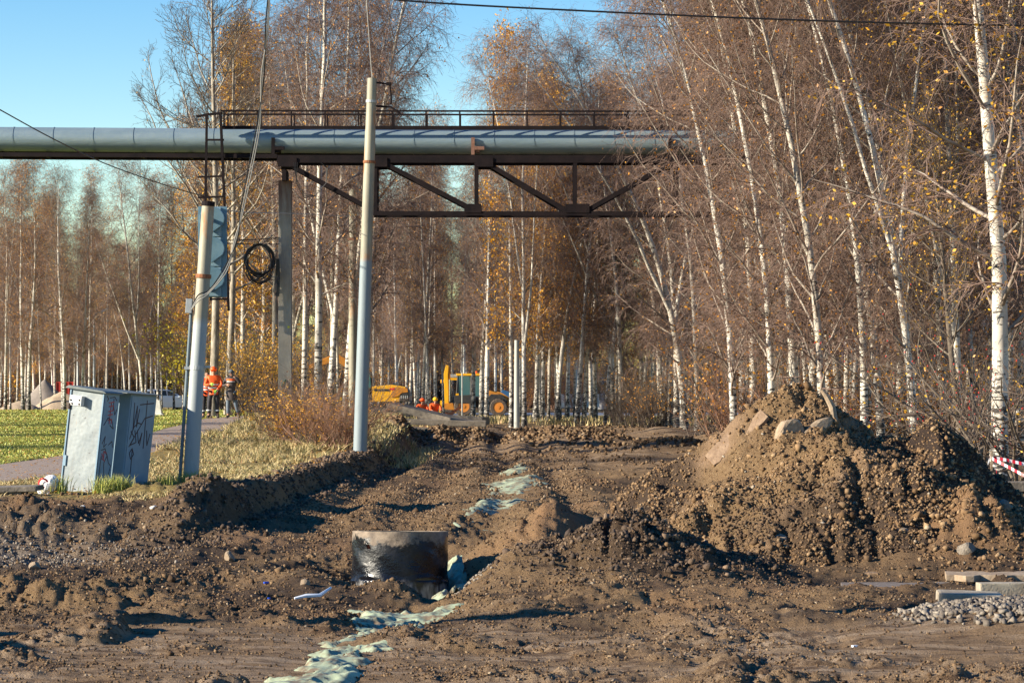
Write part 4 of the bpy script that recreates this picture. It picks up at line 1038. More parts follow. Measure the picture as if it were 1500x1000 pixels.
# ---------------------------------------------------------------- pipeline on its gantry
PY = 74.0
def W(px, py, Y): return Vector((PX(px, Y), Y, PZ(py, Y)))
g = G('clad_metal')
n_ = g.noise(1.2, g.coord((.25, 1, 3)), 5)
g.set('Base Color', g.mix(g.ramp(n_, (.4, 0), (.7, 1)), (0.185, 0.25, 0.285), (0.25, 0.31, 0.33)))
g.set('Roughness', g.ramp(g.noise(3.0), (.3, .42), (.7, .6))); g.set('Metallic', 0.25); g.bump(g.noise(2.5, g.coord((1, 1, 4))), .25, .03)
mat('rust_steel', (0.007, 0.005, 0.0065), (0.017, 0.0105, 0.011), 3, 0.8, bump=.3, bscale=40, spec=.15)
mat('rust_bright', (0.16, 0.075, 0.05), (0.26, 0.14, 0.10), 8, 0.85)
pipe = thing('pipeline', 'long grey-green clad heating pipe crossing the whole view on a gantry', 'pipeline', (PX(500, PY), PY, PZ(205, PY)))
def pz_(px): return PZ(np.interp(px, [-300, 0, 640, 1200], [202.5, 204, 208.5, 209]), PY)
secs = [-330 + 58.5 * i for i in range(25)]
for a, b_ in zip(secs[:-1], secs[1:]):
    m = MB(); A = Vector((PX(a, PY), PY, pz_(a))); B_ = Vector((PX(b_, PY), PY, pz_(b_)))
    dd = (B_ - A).normalized()
    rr_ = .355 * random.uniform(.995, 1.005)
    m.tube([A, B_], rr_, 48, False); m.tube([A - dd * .012, A + dd * .02], rr_ + .010, 48, False)
    under(m.build('cladding_section', MATS['clad_metal'], None, True), pipe)
m = MB().tube([(PX(-330, PY), PY + .1, pz_(-330) - .38), (PX(1130, PY), PY + .1, pz_(1130) - .40)], .06, 8)  # thin dark tube filling the dark band along the pipe's underside
under(m.build('dark_tube', MATS['rust_steel']), pipe)

gan = thing('pipe_gantry', 'dark rusty steel truss carrying the pipe over the dug road', 'gantry', (PX(700, PY), PY, PZ(315, PY)))
def gbar(name, a, b, w, h=None, dy=0.0, m='rust_steel'):
    a = W(a[0], a[1], PY); b = W(b[0], b[1], PY); a.y += dy; b.y += dy
    return under(MB().bar(a, b, w, h).build(name, MATS[m]), gan)
for dy in (-.45, .45):
    gbar('top_chord', (408, 235), (1120, 235), .12, .22, dy)
    gbar('bottom_chord', (547, 314), (1120, 314.5), .14, .12, dy)
    gbar('side_beam', (-300, 226.5), (408, 231), .13, .12, dy)
    for a, b_ in (((420, 240), (536, 303)), ((562, 240), (693, 308)), ((712, 240), (828, 309)), ((862, 308), (982, 240))):
        gbar('diagonal', a, b_, .12, .12, dy)
    for x_ in (551, 698, 842, 990):
        gbar('upright', (x_, 238), (x_, 312), .11, .11, dy)
    for x_, y_, w_ in ((423, 240, .55), (556, 240, .5), (710, 240, .5), (693, 307, .5), (845, 307, .7), (984, 241, .5)):
        c = W(x_, y_, PY); under(MB().box((c.x, PY + dy * 1.16, c.z), (w_, .03, .26)).build('gusset_plate', MATS['rust_steel']), gan)
for x_ in range(-280, 1100, 70):
    c = W(x_, np.interp(x_, [-300, 408, 1100], [226, 231, 235]), PY); under(MB().box((c.x, PY, c.z), (.08, .8, .08)).build('cross_tie', MATS['rust_steel']), gan)
# saddles holding the pipe
for x_ in (-130, 407, 698, 985):
    c = W(x_, 222, PY); m = MB()
    m.box((c.x, PY, c.z), (.20, .75, .12)); m.box((c.x - .1, PY - .40, c.z + .12), (.10, .06, .50)); m.box((c.x + .08, PY - .42, c.z + .06), (.30, .05, .10)); m.box((c.x - .1, PY + .40, c.z + .12), (.08, .05, .42))
    under(m.build('pipe_saddle', MATS['rust_bright'] if x_ == 698 else MATS['rust_steel']), gan)
# walkway rail above the pipe
for row_, (dy, yt, ym, yb) in enumerate(((-.5, 164.5, 0, 190), (.5, 164.5, 171.5, 190))):
    Yr_ = PY + dy
    zt, zm, zb = PZ(165, PY), PZ(172, PY), PZ(189.5, PY)
    under(MB().bar((PX(326, PY), Yr_, zt), (PX(1010, PY), Yr_, zt - .02), .05).build('hand_rail', MATS['rust_steel']), gan)
    under(MB().bar((PX(326, PY), Yr_, zb), (PX(1010, PY), Yr_, zb), .04, .10).build('toe_board', MATS['rust_steel']), gan)
    for k in range(15):
        x_ = 331 + 49 * k
        if x_ > 1012: break
        under(MB().bar((PX(x_, PY), Yr_, zb - .05), (PX(x_, PY), Yr_, zt), .045).build('rail_post', MATS['rust_steel']), gan)
# ladder with its cage rungs
lad = thing('ladder', 'rusty steel ladder rising from behind the traffic light to the pipe walkway', 'ladder', (PX(325, PY), PY - .7, gz(PX(325, PY), PY)))
for a, b_, w_ in (((303, 170), (301, 300), .05), ((323, 165), (329, 300), .12), ((329, 300), (335, 455), .10), ((301, 300), (309, 440), .05), ((288, 171), (303, 168), .04), ((303, 168), (326, 166), .05)):
    A, B_ = W(a[0], a[1], PY - .7), W(b_[0], b_[1], PY - .7)
    under(MB().bar(A, B_, w_, .07).build('stringer', MATS['rust_steel']), lad)
for y_ in (205, 230, 258, 288, 315, 340, 365, 390, 415, 438):
    k = max(0, (y_ - 300) / 296); xa = 302 + 16 * k - (12 if y_ in (258, 288) else 0); xb = 328 + 12 * k
    under(MB().bar(W(xa, y_ + (1.5 if y_ in (258, 288) else 0), PY - .7), W(xb, y_, PY - .7), .055).build('rung', MATS['rust_steel']), lad)

# pillar
g = G('pillar_concrete')
z = g.sep(g.coord())[2]
c = g.mix(g.ramp(g.noise(4.0, g.coord((1, 1, .4)), 6), (.35, 0), (.65, 1)), (0.25, 0.22, 0.175), (0.35, 0.315, 0.255))
top = g.ramp(g.math('ADD', g.math('MULTIPLY', z, 0.12), g.math('MULTIPLY', g.noise(3.0, g.coord((3, 3, .5))), .25)), (.86, 0), (1.0, 1))
g.set('Base Color', g.mix(top, c, (0.12, 0.065, 0.045))); g.set('Roughness', .9); g.bump(g.noise(30.0), .4, .01)
pb0 = gz(PX(418, PY), PY)
pil = thing('concrete_pillar', 'square concrete pillar under the pipe with green graffiti near its foot', 'pillar', (PX(418, PY), PY, pb0))
MB().box((0, 0, (PZ(265, PY) - pb0) / 2 - .1), (.38, .38, PZ(265, PY) - pb0 + .2)).build('shaft', MATS['pillar_concrete'], pil, bevel=.012)
MB().box((0, 0, PZ(258, PY) - pb0), (.12, .9, .32)).build('steel_stub', MATS['rust_steel'], pil)
mat('green_paint', (0.01, 0.20, 0.06), None, rough=.5)
mat('yellow_paint', (0.65, 0.62, 0.03), None, rough=.5)
m = MB()
for pts in ([(-.10, 1.30), (.02, 1.52), (.10, 1.36), (-.06, 1.12), (.12, 1.18)], [(-.14, .95), (.0, 1.12), (.12, .92), (.02, .72), (-.1, .85)], [(-.15, 1.2), (.16, 1.05)], [(-.12, .7), (.1, .6), (-.05, .5), (.12, .42)], [(-.16, 1.0), (-.05, .6), (-.12, .45)]):
    for (a, b_), (c_, d_) in zip(pts[:-1], pts[1:]): m.bar((a, -.193, b_ + .05), (c_, -.193, d_ + .05), .05, .006)
m.build('graffiti', MATS['green_paint'], pil)
MB().box((.11, -.193, PZ(479, PY) - pb0), (.06, .006, .06)).build('paint_spot', MATS['yellow_paint'], pil)
# second gantry pillar among the trees at the right, and one out at the left
for px in (1135, -140):
    z0_ = gz(PX(px, PY), PY)
    p2 = thing('concrete_pillar', 'concrete pillar holding the far right end of the gantry, hidden among birches' if px > 0 else 'concrete pillar beyond the left edge under the pipe', 'pillar', (PX(px, PY), PY, z0_))
    MB().box((0, 0, (PZ(262, PY) - z0_) / 2 - .1), (.38, .38, PZ(262, PY) - z0_ + .2)).build('shaft', MATS['pillar_concrete'], p2, bevel=.012)
    MB().box((0, 0, PZ(250, PY) - z0_), (.14, .9, .44)).build('steel_stub', MATS['rust_steel'], p2)

# hanging coil of cable and the bundle beside it
co = thing('cable_coil', 'large coil of black cable hung from a wire left of the concrete pillar', 'cable coil', tuple(W(380, 384, PY - .5)))
m = MB()
for k in range(26):
    rx_, rz_ = random.uniform(.33, .45), random.uniform(.40, .60); ox, oz = random.uniform(-.03, .03), (.52 - rz_) + random.uniform(-.03, .03); tl = random.uniform(-.15, .15); oy = random.uniform(-.07, .07)
    pts = [(ox + rx_ * math.cos(a) + tl * rz_ * math.sin(a) * .3, oy + .05 * math.sin(a * 2 + k), oz + rz_ * math.sin(a)) for a in [2 * math.pi * i / 22 for i in range(23)]]
    m.tube(pts, .011, 4, False)
m.tube([(-.02, 0, .62), (.02, -.05, .1), (.05, 0, -.3), (.16, 0, -.5)], .012, 4)
m.build('coil', MATS['cable_black'], co)
m = MB()
for k in range(7):
    m.tube([(.50 + k * .012, 0, .1), (.47 + .02 * k, .03, -.4), (.40 + .03 * k, 0, -.85), (.5 + .01 * k, 0, -1.0), (.54, 0, -.5)], .012, 4)
m.build('cable_tail', MATS['cable_black'], co)
for (a, b_) in (((328, 356), (410, 357.5)), ((334, 352), (410, 348))):
    o = MB().tube([W(a[0], a[1], PY - .5), W((a[0] + b_[0]) / 2, (a[1] + b_[1]) / 2 + 1, PY - .5), W(b_[0], b_[1], PY - .45)], .014, 5).build('wire', MATS['cable_black'])
    tag(o, 'lower straight wire that carries the coil between ladder and pillar' if a[1] == 356 else 'upper thin wire just above the coil between ladder and pillar', 'wire')

# loose loop of wire below the truss
m = MB()
for k in range(3):
    m.tube([W(430 + k * 3, 238, PY - .6), W(434, 262 + k * 3, PY - .6), W(446, 284 + 3 * k, PY - .6), W(462, 287, PY - .6), W(478, 268, PY - .6), W(480 - k, 246, PY - .6), W(470, 238, PY - .6)], .012, 4)
tag(m.build('wire_loop', MATS['cable_black']), 'loose loops of thin dark wire hanging under the truss right of the pillar', 'wire')

# ---------------------------------------------------------------- lamp poles
def pole_mat(name, split, paint):
    g = G(name); z = g.sep(g.coord())[2]
    raw = g.mix(g.ramp(g.noise(2.0, g.coord((2, 2, .5)), 5), (.4, 0), (.65, 1)), (0.30, 0.275, 0.20), (0.21, 0.19, 0.145))
    ru = g.ramp(g.noise(1.6, g.coord((3, 3, .8)), 4), (.55, 0), (.70, 1)); raw = g.mix(ru, raw, (0.36, 0.16, 0.06))
    k = g.ramp(g.math('ADD', g.math('SUBTRACT', z, split), g.math('MULTIPLY', g.noise(4.0), .15)), (0.0, 0), (0.12, 1))
    pa_ = g.mix(g.ramp(g.noise(9.0, g.coord((1, 1, .2))), (.55, 0), (.75, .6)), paint, tuple(c * .7 for c in paint))
    g.set('Base Color', g.mix(k, pa_, raw)); g.set('Roughness', .6); g.bump(g.noise(14.0), .15, .01); return g.m
pole_mat('pole_tall', 4.6, (0.19, 0.23, 0.25)); pole_mat('pole_lean', 2.75, (0.29, 0.32, 0.325)); pole_mat('pole_grey', -20, (0.3, 0.3, 0.3))
mat('rust_band', (0.30, 0.12, 0.05), (0.16, 0.07, 0.04), 12, .9)
mat('light_metal', (0.42, 0.44, 0.44), (0.32, 0.33, 0.33), 6, .5, metal=.3)
# tall one
Yp = 60.0; x0 = PX(527, Yp); z0 = gz(x0, Yp); top = W(545, 115, Yp)
tp = thing('lamp_pole', 'tall tapering concrete lamp pole without a lamp, in front of the pipe', 'pole', (x0, Yp, z0))
T = top - Vector((x0, Yp, z0))
MB().tube([(0, 0, -.2), T * .33, T * .66, T * .86, T * .865, T], [.165, .152, .135, .124, .118, .112], 16).build('shaft', MATS['pole_tall'], tp, True)
for py in (237, 149):
    f = (660 - py) / 545; p = T * f
    MB().tube([p - T * .003, p + T * .004], .13 if py < 200 else .148, 16).build('band', MATS['rust_band'] if py == 237 else MATS['light_metal'], tp)
br = MB().tube([T + Vector((.1, 0, -.10)), T + Vector((.42, 0, -.14)), T + Vector((.46, 0, -.5)), T + Vector((.44, 0, -.62))], .022, 6)
br.tube([T + Vector((.1, 0, -.66)), T + Vector((.45, 0, -.68)), T + Vector((.68, 0, -.85))], .026, 6); br.box(T + Vector((.4, 0, -.13)), (.12, .08, .07))
br.build('bracket', MATS['rust_steel'], tp)
# leaning one
Yl = 42.0; x1 = PX(277.5, Yl); z1 = gz(x1, Yl); top1 = W(305, 300, Yl)
lp = thing('leaning_pole', 'pale painted pole leaning right, beside the two grey cabinets', 'pole', (x1, Yl, z1))
T1 = top1 - Vector((x1, Yl, z1))
MB().tube([(0, 0, -.25), T1 * .4, T1 * .75, T1 * .755, T1], [.128, .122, .113, .108, .104], 20).build('shaft', MATS['pole_lean'], lp, True)
MB().tube([T1 * .995, T1 * 1.012], .112, 16).build('cap', MATS['rust_steel'], lp)
for f, m_ in ((.745, 'rust_band'), (.42, 'light_metal')):
    cl_ = MB().tube([T1 * (f - .006), T1 * (f + .008)], .132, 16)
    if m_ == 'light_metal': cl_.box(T1 * f + Vector((-.16, -.02, 0)), (.10, .08, .05)); cl_.box(T1 * f + Vector((.17, -.02, .02)), (.10, .05, .04))
    cl_.build('clamp', MATS[m_], lp)
mat('conduit', (0.10, 0.14, 0.17), (0.16, 0.2, 0.22), 5, .6)
MB().tube([Vector((-.175, 0, -.1)), Vector((-.165, 0, 0)) + T1 * .4, Vector((-.165, 0, 0)) + T1 * .625], .028, 8).build('conduit', MATS['conduit'], lp, True)
bx_ = T1 * .64 + Vector((-.20, -.02, 0))
MB().box(bx_, (.11, .12, .24), Matrix.Rotation(.06, 3, 'Y')).build('junction_box', MATS['light_metal'], lp, bevel=.012)
# traffic light seen from behind, fixed on the leaning pole
mat('blue_panel', (0.10, 0.19, 0.25), (0.15, 0.25, 0.31), 4, .45, metal=.2)
mat('panel_light', (0.17, 0.27, 0.33), (0.22, 0.32, 0.38), 4, .4, metal=.2)
tl_c = W(311, 369, Yl + .32)
tfl = thing('traffic_light', 'traffic light with blue-grey backboard seen from behind, at the top of the leaning pole', 'traffic light', tuple(tl_c))
MB().box((0, .03, 0), (.485, .02, 1.52)).build('backboard', MATS['blue_panel'], tfl, bevel=.005)
for k in (1, 0, -1):
    h = MB(); cz = k * .5 + .03
    h.box((0, 0, cz - .03), (.30, .06, .485)); 
    h.build('section_box', MATS['panel_light'], tfl, bevel=.01)
    pts = [(.215 * math.sin(a), cz + .02 + .20 * math.cos(a)) for a in np.linspace(-2.1, 2.1, 16)] + [(0.0, cz - .22)]
    MB().prism(pts, -.055, -.10).build('lens_housing', MATS['blue_panel'], tfl, bevel=.012)
MB().box((-.05, -.13, -.62), (.05, .18, .05)).box((-.05, -.13, .55), (.05, .18, .05)).build('mount', MATS['rust_steel'], tfl)

# poles farther back
def plain_pole(px, ytop, ybase, Y, r, label, m='pole_grey', bands=()):
    x = PX(px, Y); z = gz(x, Y)
    t = thing('pole', label, 'pole', (x, Y, z)); h = PZ(ytop, Y) - z
    MB().tube([(0, 0, -.2), (0, 0, h)], [r * 1.15, r * .9], 14).build('shaft', MATS[m], t, True)
    for b_ in bands: MB().tube([(0, 0, PZ(b_, Y) - z), (0, 0, PZ(b_, Y) - z + .08)], r * 1.12, 14).build('band', MATS['rust_band'], t)
    return t
plain_pole(517, 278, 600, 90, .15, 'mossy grey concrete pole with rust bands just left of the tall lamp pole', bands=(352, 300))
plain_pole(488, 335, 600, 104, .12, 'thin old concrete pole among the birches right of the pillar')
mat('pale_pole', (0.36, 0.37, 0.34), None, rough=.6)
plain_pole(757, 498, 606, 112, .115, 'smooth cream-white pole beside the backhoe rear wheel', 'pale_pole')
plain_pole(680, 505, 606, 188, .10, 'pale pole rising behind the backhoe cab', 'pale_pole')
plain_pole(677, 545, 604, 108, .03, 'thin pale post in front of the backhoe', 'pale_pole')
plain_pole(844, 490, 600, 192, .10, 'grey lamp pole beyond the far road', 'pale_pole')
for px, py, Y, lab in ((150, 456, 150, 'street lamp with grey head, right one of two in the left wood'), (126, 468, 158, 'street lamp with grey head, left one of two in the left wood')):
    x = PX(px - 12, Y); z = gz(x, Y); t = thing('street_lamp', lab, 'street lamp', (x, Y, z)); h = PZ(py, Y) - z
    MB().tube([(0, 0, 0), (0, 0, h - .5), (.15, 0, h - .1), (.45, 0, h)], [.09, .06, .04, .035], 8).build('post', MATS['light_metal'], t, True)
    MB().box((.62, 0, h + .06), (.5, .22, .12), Matrix.Rotation(-.5, 3, 'Y'), .8).build('lamp_head', MATS['light_metal'], t, bevel=.03)

# ---------------------------------------------------------------- overhead wires
def cable(name, pts, r, label, m='cable_black', sag=0.0, n=24):
    P = [Vector(p) for p in pts]; out = []
    if len(P) == 2:
        for i in range(n + 1):
            t = i / n; p = P[0].lerp(P[1], t); p.z -= sag * 4 * t * (1 - t); out.append(p)
    else:
        for i in range(len(P) - 1):
            a, b, c, d = P[max(i - 1, 0)], P[i], P[i + 1], P[min(i + 2, len(P) - 1)]
            for k in range(6):
                t = k / 6; out.append(.5 * ((2 * b) + (c - a) * t + (2 * a - 5 * b + 4 * c - d) * t * t + (3 * b - a - 3 * c + d) * t ** 3))
        out.append(P[-1])
    return tag(MB().tube(out, r, 6).build(name, MATS[m]), label, 'cable')
cable('overhead_wire', [W(440, -20, 48), W(590, 1, 48), W(850, 16, 48), W(1150, 29, 48), W(1400, 36, 48), W(1650, 40, 48)], .018, 'thick black overhead wire crossing the sky at the top right')
cable('overhead_wire', [W(-60, 128, 50), W(0, 161, 50), W(75, 202, 54), W(150, 238, 60), W(215, 262, 66), W(260, 277, 70), W(300, 288, 73)], .014, 'thin wire coming down from the left edge across the pipe')
cable('overhead_wire', [W(536, -60, 60), W(537, 0, 60), W(541, 60, 60), W(545, 116, 60)], .011, 'fine wire rising from the top of the tall lamp pole', 'cable_grey')
for k, (m_, lab) in enumerate((('cable_black', 'dark strand of the cable bundle that swings down to the junction box'), ('cable_grey', 'light strand of the cable bundle, curving to the junction box'), ('cable_grey', 'second light strand of the cable bundle nearest the traffic light'))):
    o_ = (k - 1) * 2.2
    cable('cable', [W(395, -30, 40), W(391 + o_, 40, 40.3), W(385 - o_, 110, 40.7), W(379 + o_, 180, 41), W(368 + o_ * 1.3, 240, 41.2), W(354 + o_, 310, 41.4), W(346 - o_, 350, 41.5), W(330 + o_ * 1.5, 395, 41.6), W(307, 426 + o_, 41.7), W(290, 437 + o_ * 2, 41.7), W(279, 455, 41.8)], .010, lab, m_)
cable('cable', [W(308, 303, 42.4), W(360, 311, 46), W(430, 313, 56), W(516, 317, 66)], .008, 'very thin wire running right from the top of the leaning pole', 'cable_grey')

# ---------------------------------------------------------------- the two cabinets
g = G('cabinet_paint')
v = g.coord()
c = g.mix(g.ramp(g.noise(1.6, v, 5), (.35, 0), (.7, 1)), (0.19, 0.22, 0.235), (0.27, 0.295, 0.295))
c = g.mix(g.ramp(g.noise(6.0, g.coord((1, 1, .35)), 6, .7), (.50, 0), (.66, .8)), c, (0.19, 0.20, 0.20))
c = g.mix(g.ramp(g.noise(14.0, v, 6, .75), (.60, 0), (.65, 1)), c, (0.06, 0.05, 0.05))
c = g.mix(g.ramp(g.noise(3.0, g.coord((4, 4, .5)), 4), (.70, 0), (.76, .7)), c, (0.32, 0.20, 0.11))
g.set('Base Color', c); g.set('Roughness', .45); g.set('Metallic', .1); g.bump(g.noise(2.2, v, 3), .35, .05)
mat('blue_paint', (0.16, 0.25, 0.33), (0.20, 0.30, 0.38), 4, .5, bump=.2, bscale=5)
mat('roof_sheet', (0.09, 0.11, 0.11), (0.14, 0.155, 0.15), 6, .5, bump=.3, bscale=8)
mat('white_plate', (0.72, 0.72, 0.70), None, rough=.5)
mat('marker_dark', (0.035, 0.02, 0.03), None, rough=.5); mat('marker_red', (0.40, 0.06, 0.07), None, rough=.5)
Yc = 40.6
yaw = -R(22)      # turns the lit face to the left
tilt = R(6.2)
def cab_thing(px, py, Y, w, d, h, label, name='utility_cabinet'):
    # local x: along the lit face to the right; local y: depth; origin: front right bottom corner
    M = Matrix.Rotation(tilt, 4, 'Y') @ Matrix.Rotation(-yaw * -1, 4, 'Z')
    p = W(px, py, Y)
    t = thing(name, label, 'cabinet', tuple(p), rot=M.to_euler()); return t
c1 = cab_thing(137, 727, 40.6, .62, .55, 1.72, 'dented grey metal cabinet, front one of the leaning pair, with a white hasp plate')
hC = 1.70
MB().box((-.315, .23, hC / 2), (.63, .46, hC)).build('body', MATS['cabinet_paint'], c1, bevel=.006)
for x_ in (-.622, -.008): MB().box((x_, -.008, hC / 2), (.022, .018, hC - .02)).build('edge_strip', MATS['blue_paint'], c1)
MB().box((-.315, -.006, .035), (.60, .014, .05)).build('base_strip', MATS['cabinet_paint'], c1)
MB().box((.006, .23, hC / 2), (.012, .44, hC - .03)).build('side_panel', MATS['blue_paint'], c1, bevel=.003)
MB().prism([(-.69, hC + .002), (-.64, hC + .035), (.0, hC + .002), (.06, hC - .02), (.06, hC - .03), (-.69, hC - .012)], -.07, .52).build('roof_sheet', MATS['roof_sheet'], c1)
hp = MB().box((-.49, -.015, hC - .20), (.27, .012, .16)); hp.add([(-.36, -.02, hC - .12), (-.355, -.11, hC - .12), (-.38, -.11, hC - .28), (-.36, -.02, hC - .28), (-.365, -.015, hC - .12)], [(0, 1, 2, 3)])
hp.box((-.365, -.06, hC - .20), (.01, .10, .16), Matrix.Rotation(.1, 3, 'Z')); hp.build('hasp_plate', MATS['white_plate'], c1)
for x_, z_ in ((-.60, .20), (-.44, .19), (-.43, .255), (-.57, .255)): MB().tube([(x_, -.018, hC - z_), (x_, -.032, hC - z_)], .016 if x_ != -.43 else .022, 8).build('bolt', MATS['rust_steel'], c1)
MB().box((-.615, -.012, hC - .30), (.03, .02, .10)).build('hinge', MATS['rust_steel'], c1); MB().box((-.60, -.010, .52), (.05, .02, .17)).build('vent_cover', MATS['blue_paint'], c1)
def scrawl(lst, x, m, parent, w=.012):
    b = MB()
    for pts in lst:
        for (a, b_), (c_, d_) in zip(pts[:-1], pts[1:]): b.bar((x, a, b_), (x, c_, d_), .004, w)
    b.build('graffiti', MATS[m], parent)
scrawl([[(.06, 1.63), (.12, 1.58), (.08, 1.55)], [(.16, 1.60), (.30, 1.62), (.38, 1.56)], [(.28, 1.6), (.30, 1.45), (.36, 1.33), (.40, 1.42)], [(.05, 1.15), (.16, 1.28), (.30, 1.22), (.36, 1.10), (.24, 1.16)], [(.06, .85), (.14, .98), (.12, .80), (.20, .86)], [(.05, .75), (.17, .78), (.26, .66), (.18, .55), (.22, .35), (.30, .12)], [(.26, .84), (.36, .9), (.40, .8)], [(.08, .66), (.06, .1)], [(.24, .70), (.32, .55), (.40, .50), (.34, .3)]], .014, 'marker_dark', c1)
scrawl([[(.14, 1.52), (.30, 1.54)], [(.15, 1.46), (.29, 1.48), (.29, 1.40), (.15, 1.38)], [(.15, 1.32), (.29, 1.34)], [(.22, 1.53), (.21, 1.18)], [(.16, 1.24), (.28, 1.26), (.27, 1.18)], [(.08, .70), (.16, .62), (.14, .74), (.22, .7)], [(.1, .62), (.2, .58)]], .016, 'marker_red', c1, .016)
o2 = Vector((.0, .80, 0))
c2 = thing('utility_cabinet', 'second grey metal cabinet standing close behind, black graffiti on its side', 'cabinet', (0, 0, 0))
M1 = Matrix.LocRotScale(c1.location, c1.rotation_euler, None)
c2.location = M1 @ o2; c2.rotation_euler = c1.rotation_euler
MB().box((-.30, .42, hC / 2), (.63, .84, hC)).build('body', MATS['blue_paint'], c2, bevel=.006)
MB().box((.021, .42, hC / 2 - .01), (.014, .78, hC - .06)).build('side_panel', MATS['blue_paint'], c2, bevel=.003)
MB().prism([(-.66, hC + .02), (.10, hC + .006), (.10, hC - .006), (-.66, hC + .0)], -.27, .92).build('roof_sheet', MATS['roof_sheet'], c2)
scrawl([[(.12, 1.55), (.16, 1.1), (.22, 1.5), (.26, 1.15), (.3, 1.45)], [(.08, .95), (.18, 1.15), (.30, 1.22), (.42, 1.2)], [(.1, 1.08), (.22, .98), (.12, .85), (.30, .9), (.22, 1.1)], [(.3, 1.1), (.38, .88), (.46, 1.06), (.42, .85)], [(.52, 1.6), (.55, .8)], [(.08, .82), (.5, 1.3), (.75, 1.35)], [(.2, .80), (.12, .72), (.18, .62), (.26, .70), (.2, .79), (.22, .45), (.18, .1)], [(.3, 1.52), (.75, 1.56)], [(.6, 1.1), (.66, .85), (.72, 1.05)]], .030, 'marker_dark', c2, .018)

# white carrier bag
mat('bag_white', (0.74, 0.72, 0.70), (0.62, 0.60, 0.58), 8, .4)
bg_ = thing('plastic_bag', 'crumpled white carrier bag with a red ring lying against the left cabinet', 'bag', tuple(W(71, 727, 40.2)))
n = 26; V = []; Fq = []
for i in range(n):
    for j in range(n):
        t = math.pi * (i + .5) / n / 1.0; a = 2 * math.pi * j / n
        r = .17 * (1 + .28 * float(fbm(np.array([math.cos(a) * 2.6 + i * .21]), np.array([math.sin(a) * 2.6 + i * .13]), 3, 70)[0]))
        zz = math.cos(t); V.append((r * math.sin(t) * math.cos(a) + .05 * zz, r * .8 * math.sin(t) * math.sin(a), .14 + .19 * zz * (1.1 if zz > 0 else .7)))
for i in range(n - 1):
    for j in range(n): Fq.append((i * n + j, (i + 1) * n + j, (i + 1) * n + (j + 1) % n, i * n + (j + 1) % n))
MB().add(V, Fq).build('bag', MATS['bag_white'], bg_)
mat('bag_red', (0.65, 0.03, 0.04), None, rough=.4)
m = MB(); cc = Vector((-.06, -.135, .22))
for r1, r2 in ((.085, .055),):
    vs = []; fs = []
    for j in range(20):
        a = 2 * math.pi * j / 20
        for r in (r1, r2): vs.append(cc + Vector((r * math.cos(a), -.012 + .3 * abs(r * math.cos(a)), r * math.sin(a))))
    fs = [(2 * j, 2 * j + 1, (2 * j + 3) % 40, (2 * j + 2) % 40) for j in range(20)]
    m.add(vs, fs)
m.build('red_ring', MATS['bag_red'], bg_)
# dark slab block at the left edge
ds = thing('concrete_block', 'dark concrete block with an overhanging slab lying at the left edge', 'block', tuple(W(10, 740, 39)))
MB().box((0, .2, .10), (.48, .6, .22)).build('block', MATS['old_concrete'], ds, bevel=.015)
MB().box((.05, .2, .25), (.85, .7, .08), Matrix.Rotation(-.03, 3, 'Y')).build('cover_slab', MATS['old_concrete'], ds, bevel=.02)

# ---------------------------------------------------------------- manhole ring
g = G('ring_bitumen')
v = g.coord(); z = g.sep(v)[2]; x = g.sep(v)[0]
n1 = g.noise(3.0, v, 6, .65)
edge = g.math('ADD', g.math('ADD', g.math('MULTIPLY', z, -1.5), g.math('MULTIPLY', n1, 1.3)), g.math('ADD', g.math('MULTIPLY', x, .06), .93))
bit = g.ramp(edge, (.16, 0), (.26, 1))
cc_ = g.mix(g.ramp(g.noise(9.0, v), (.35, 0), (.65, 1)), (0.25, 0.195, 0.145), (0.13, 0.10, 0.078))
low = g.ramp(g.math('ADD', g.math('SUBTRACT', .44, z), g.math('MULTIPLY', g.noise(5.0, g.coord((1.3, 1.3, .5)), 4), .35)), (.20, 0), (.26, 1))
col = g.mix(bit, cc_, (0.006, 0.006, 0.008)); col = g.mix(g.math('MULTIPLY', low, g.ramp(g.noise(22.0, g.coord((1, 1, .12)), 4), (.42, .15), (.58, 1))), col, (0.22, 0.21, 0.20))
g.set('Base Color', col)
rgh = g.mix(bit, .85, g.mix(g.ramp(g.noise(5.0), (.4, 0), (.6, 1)), .15, .46)); rgh = g.mix(low, rgh, .62)
g.set('Roughness', rgh); g.set('Specular IOR Level', .38)
g.bump(g.math('ADD', g.noise(11.0, g.coord((1, 1, 1.6)), 6, .6), g.math('MULTIPLY', n1, .8)), .55, .02)
ring = thing('manhole_ring', 'concrete manhole ring half coated in glossy black bitumen, sunk in the trench', 'manhole ring', (RX, RY, -.575), rot=(R(-2.9), R(.4), 0))
HR = 1.0
def tube_wall(r, nz, na, zs, hole=None, bulge=None):
    V, Fq = [], []
    for i, zz in enumerate(zs):
        for j in range(na):
            a = 2 * math.pi * j / na; rr = r + (bulge(a, zz) if bulge else 0)
            V.append((rr * math.cos(a), rr * math.sin(a), zz))
    for i in range(len(zs) - 1):
        for j in range(na):
            a = 2 * math.pi * (j + .5) / na; zc = (zs[i] + zs[i + 1]) / 2
            if hole and math.hypot((((a - hole[0] + math.pi) % (2 * math.pi)) - math.pi) * r, zc - hole[1]) < hole[2]: continue
            Fq.append((i * na + j, i * na + (j + 1) % na, (i + 1) * na + (j + 1) % na, (i + 1) * na + j))
    return V, Fq
ha = math.pi * 1.5 - .66
bulge = lambda a, zz: .010 * math.exp(-((zz - .455 - .02 * math.sin(a * 5)) / .025) ** 2) + .004 * math.sin(a * 7 + zz * 20) + (.012 if zz < .43 else 0)
zs = np.linspace(0, HR, 60)
V, Fq = tube_wall(RR, 60, 220, zs, (ha, .82, .030), bulge)
m = MB().add(V, Fq)
V2, F2 = tube_wall(RR - .08, 2, 96, [0, HR])
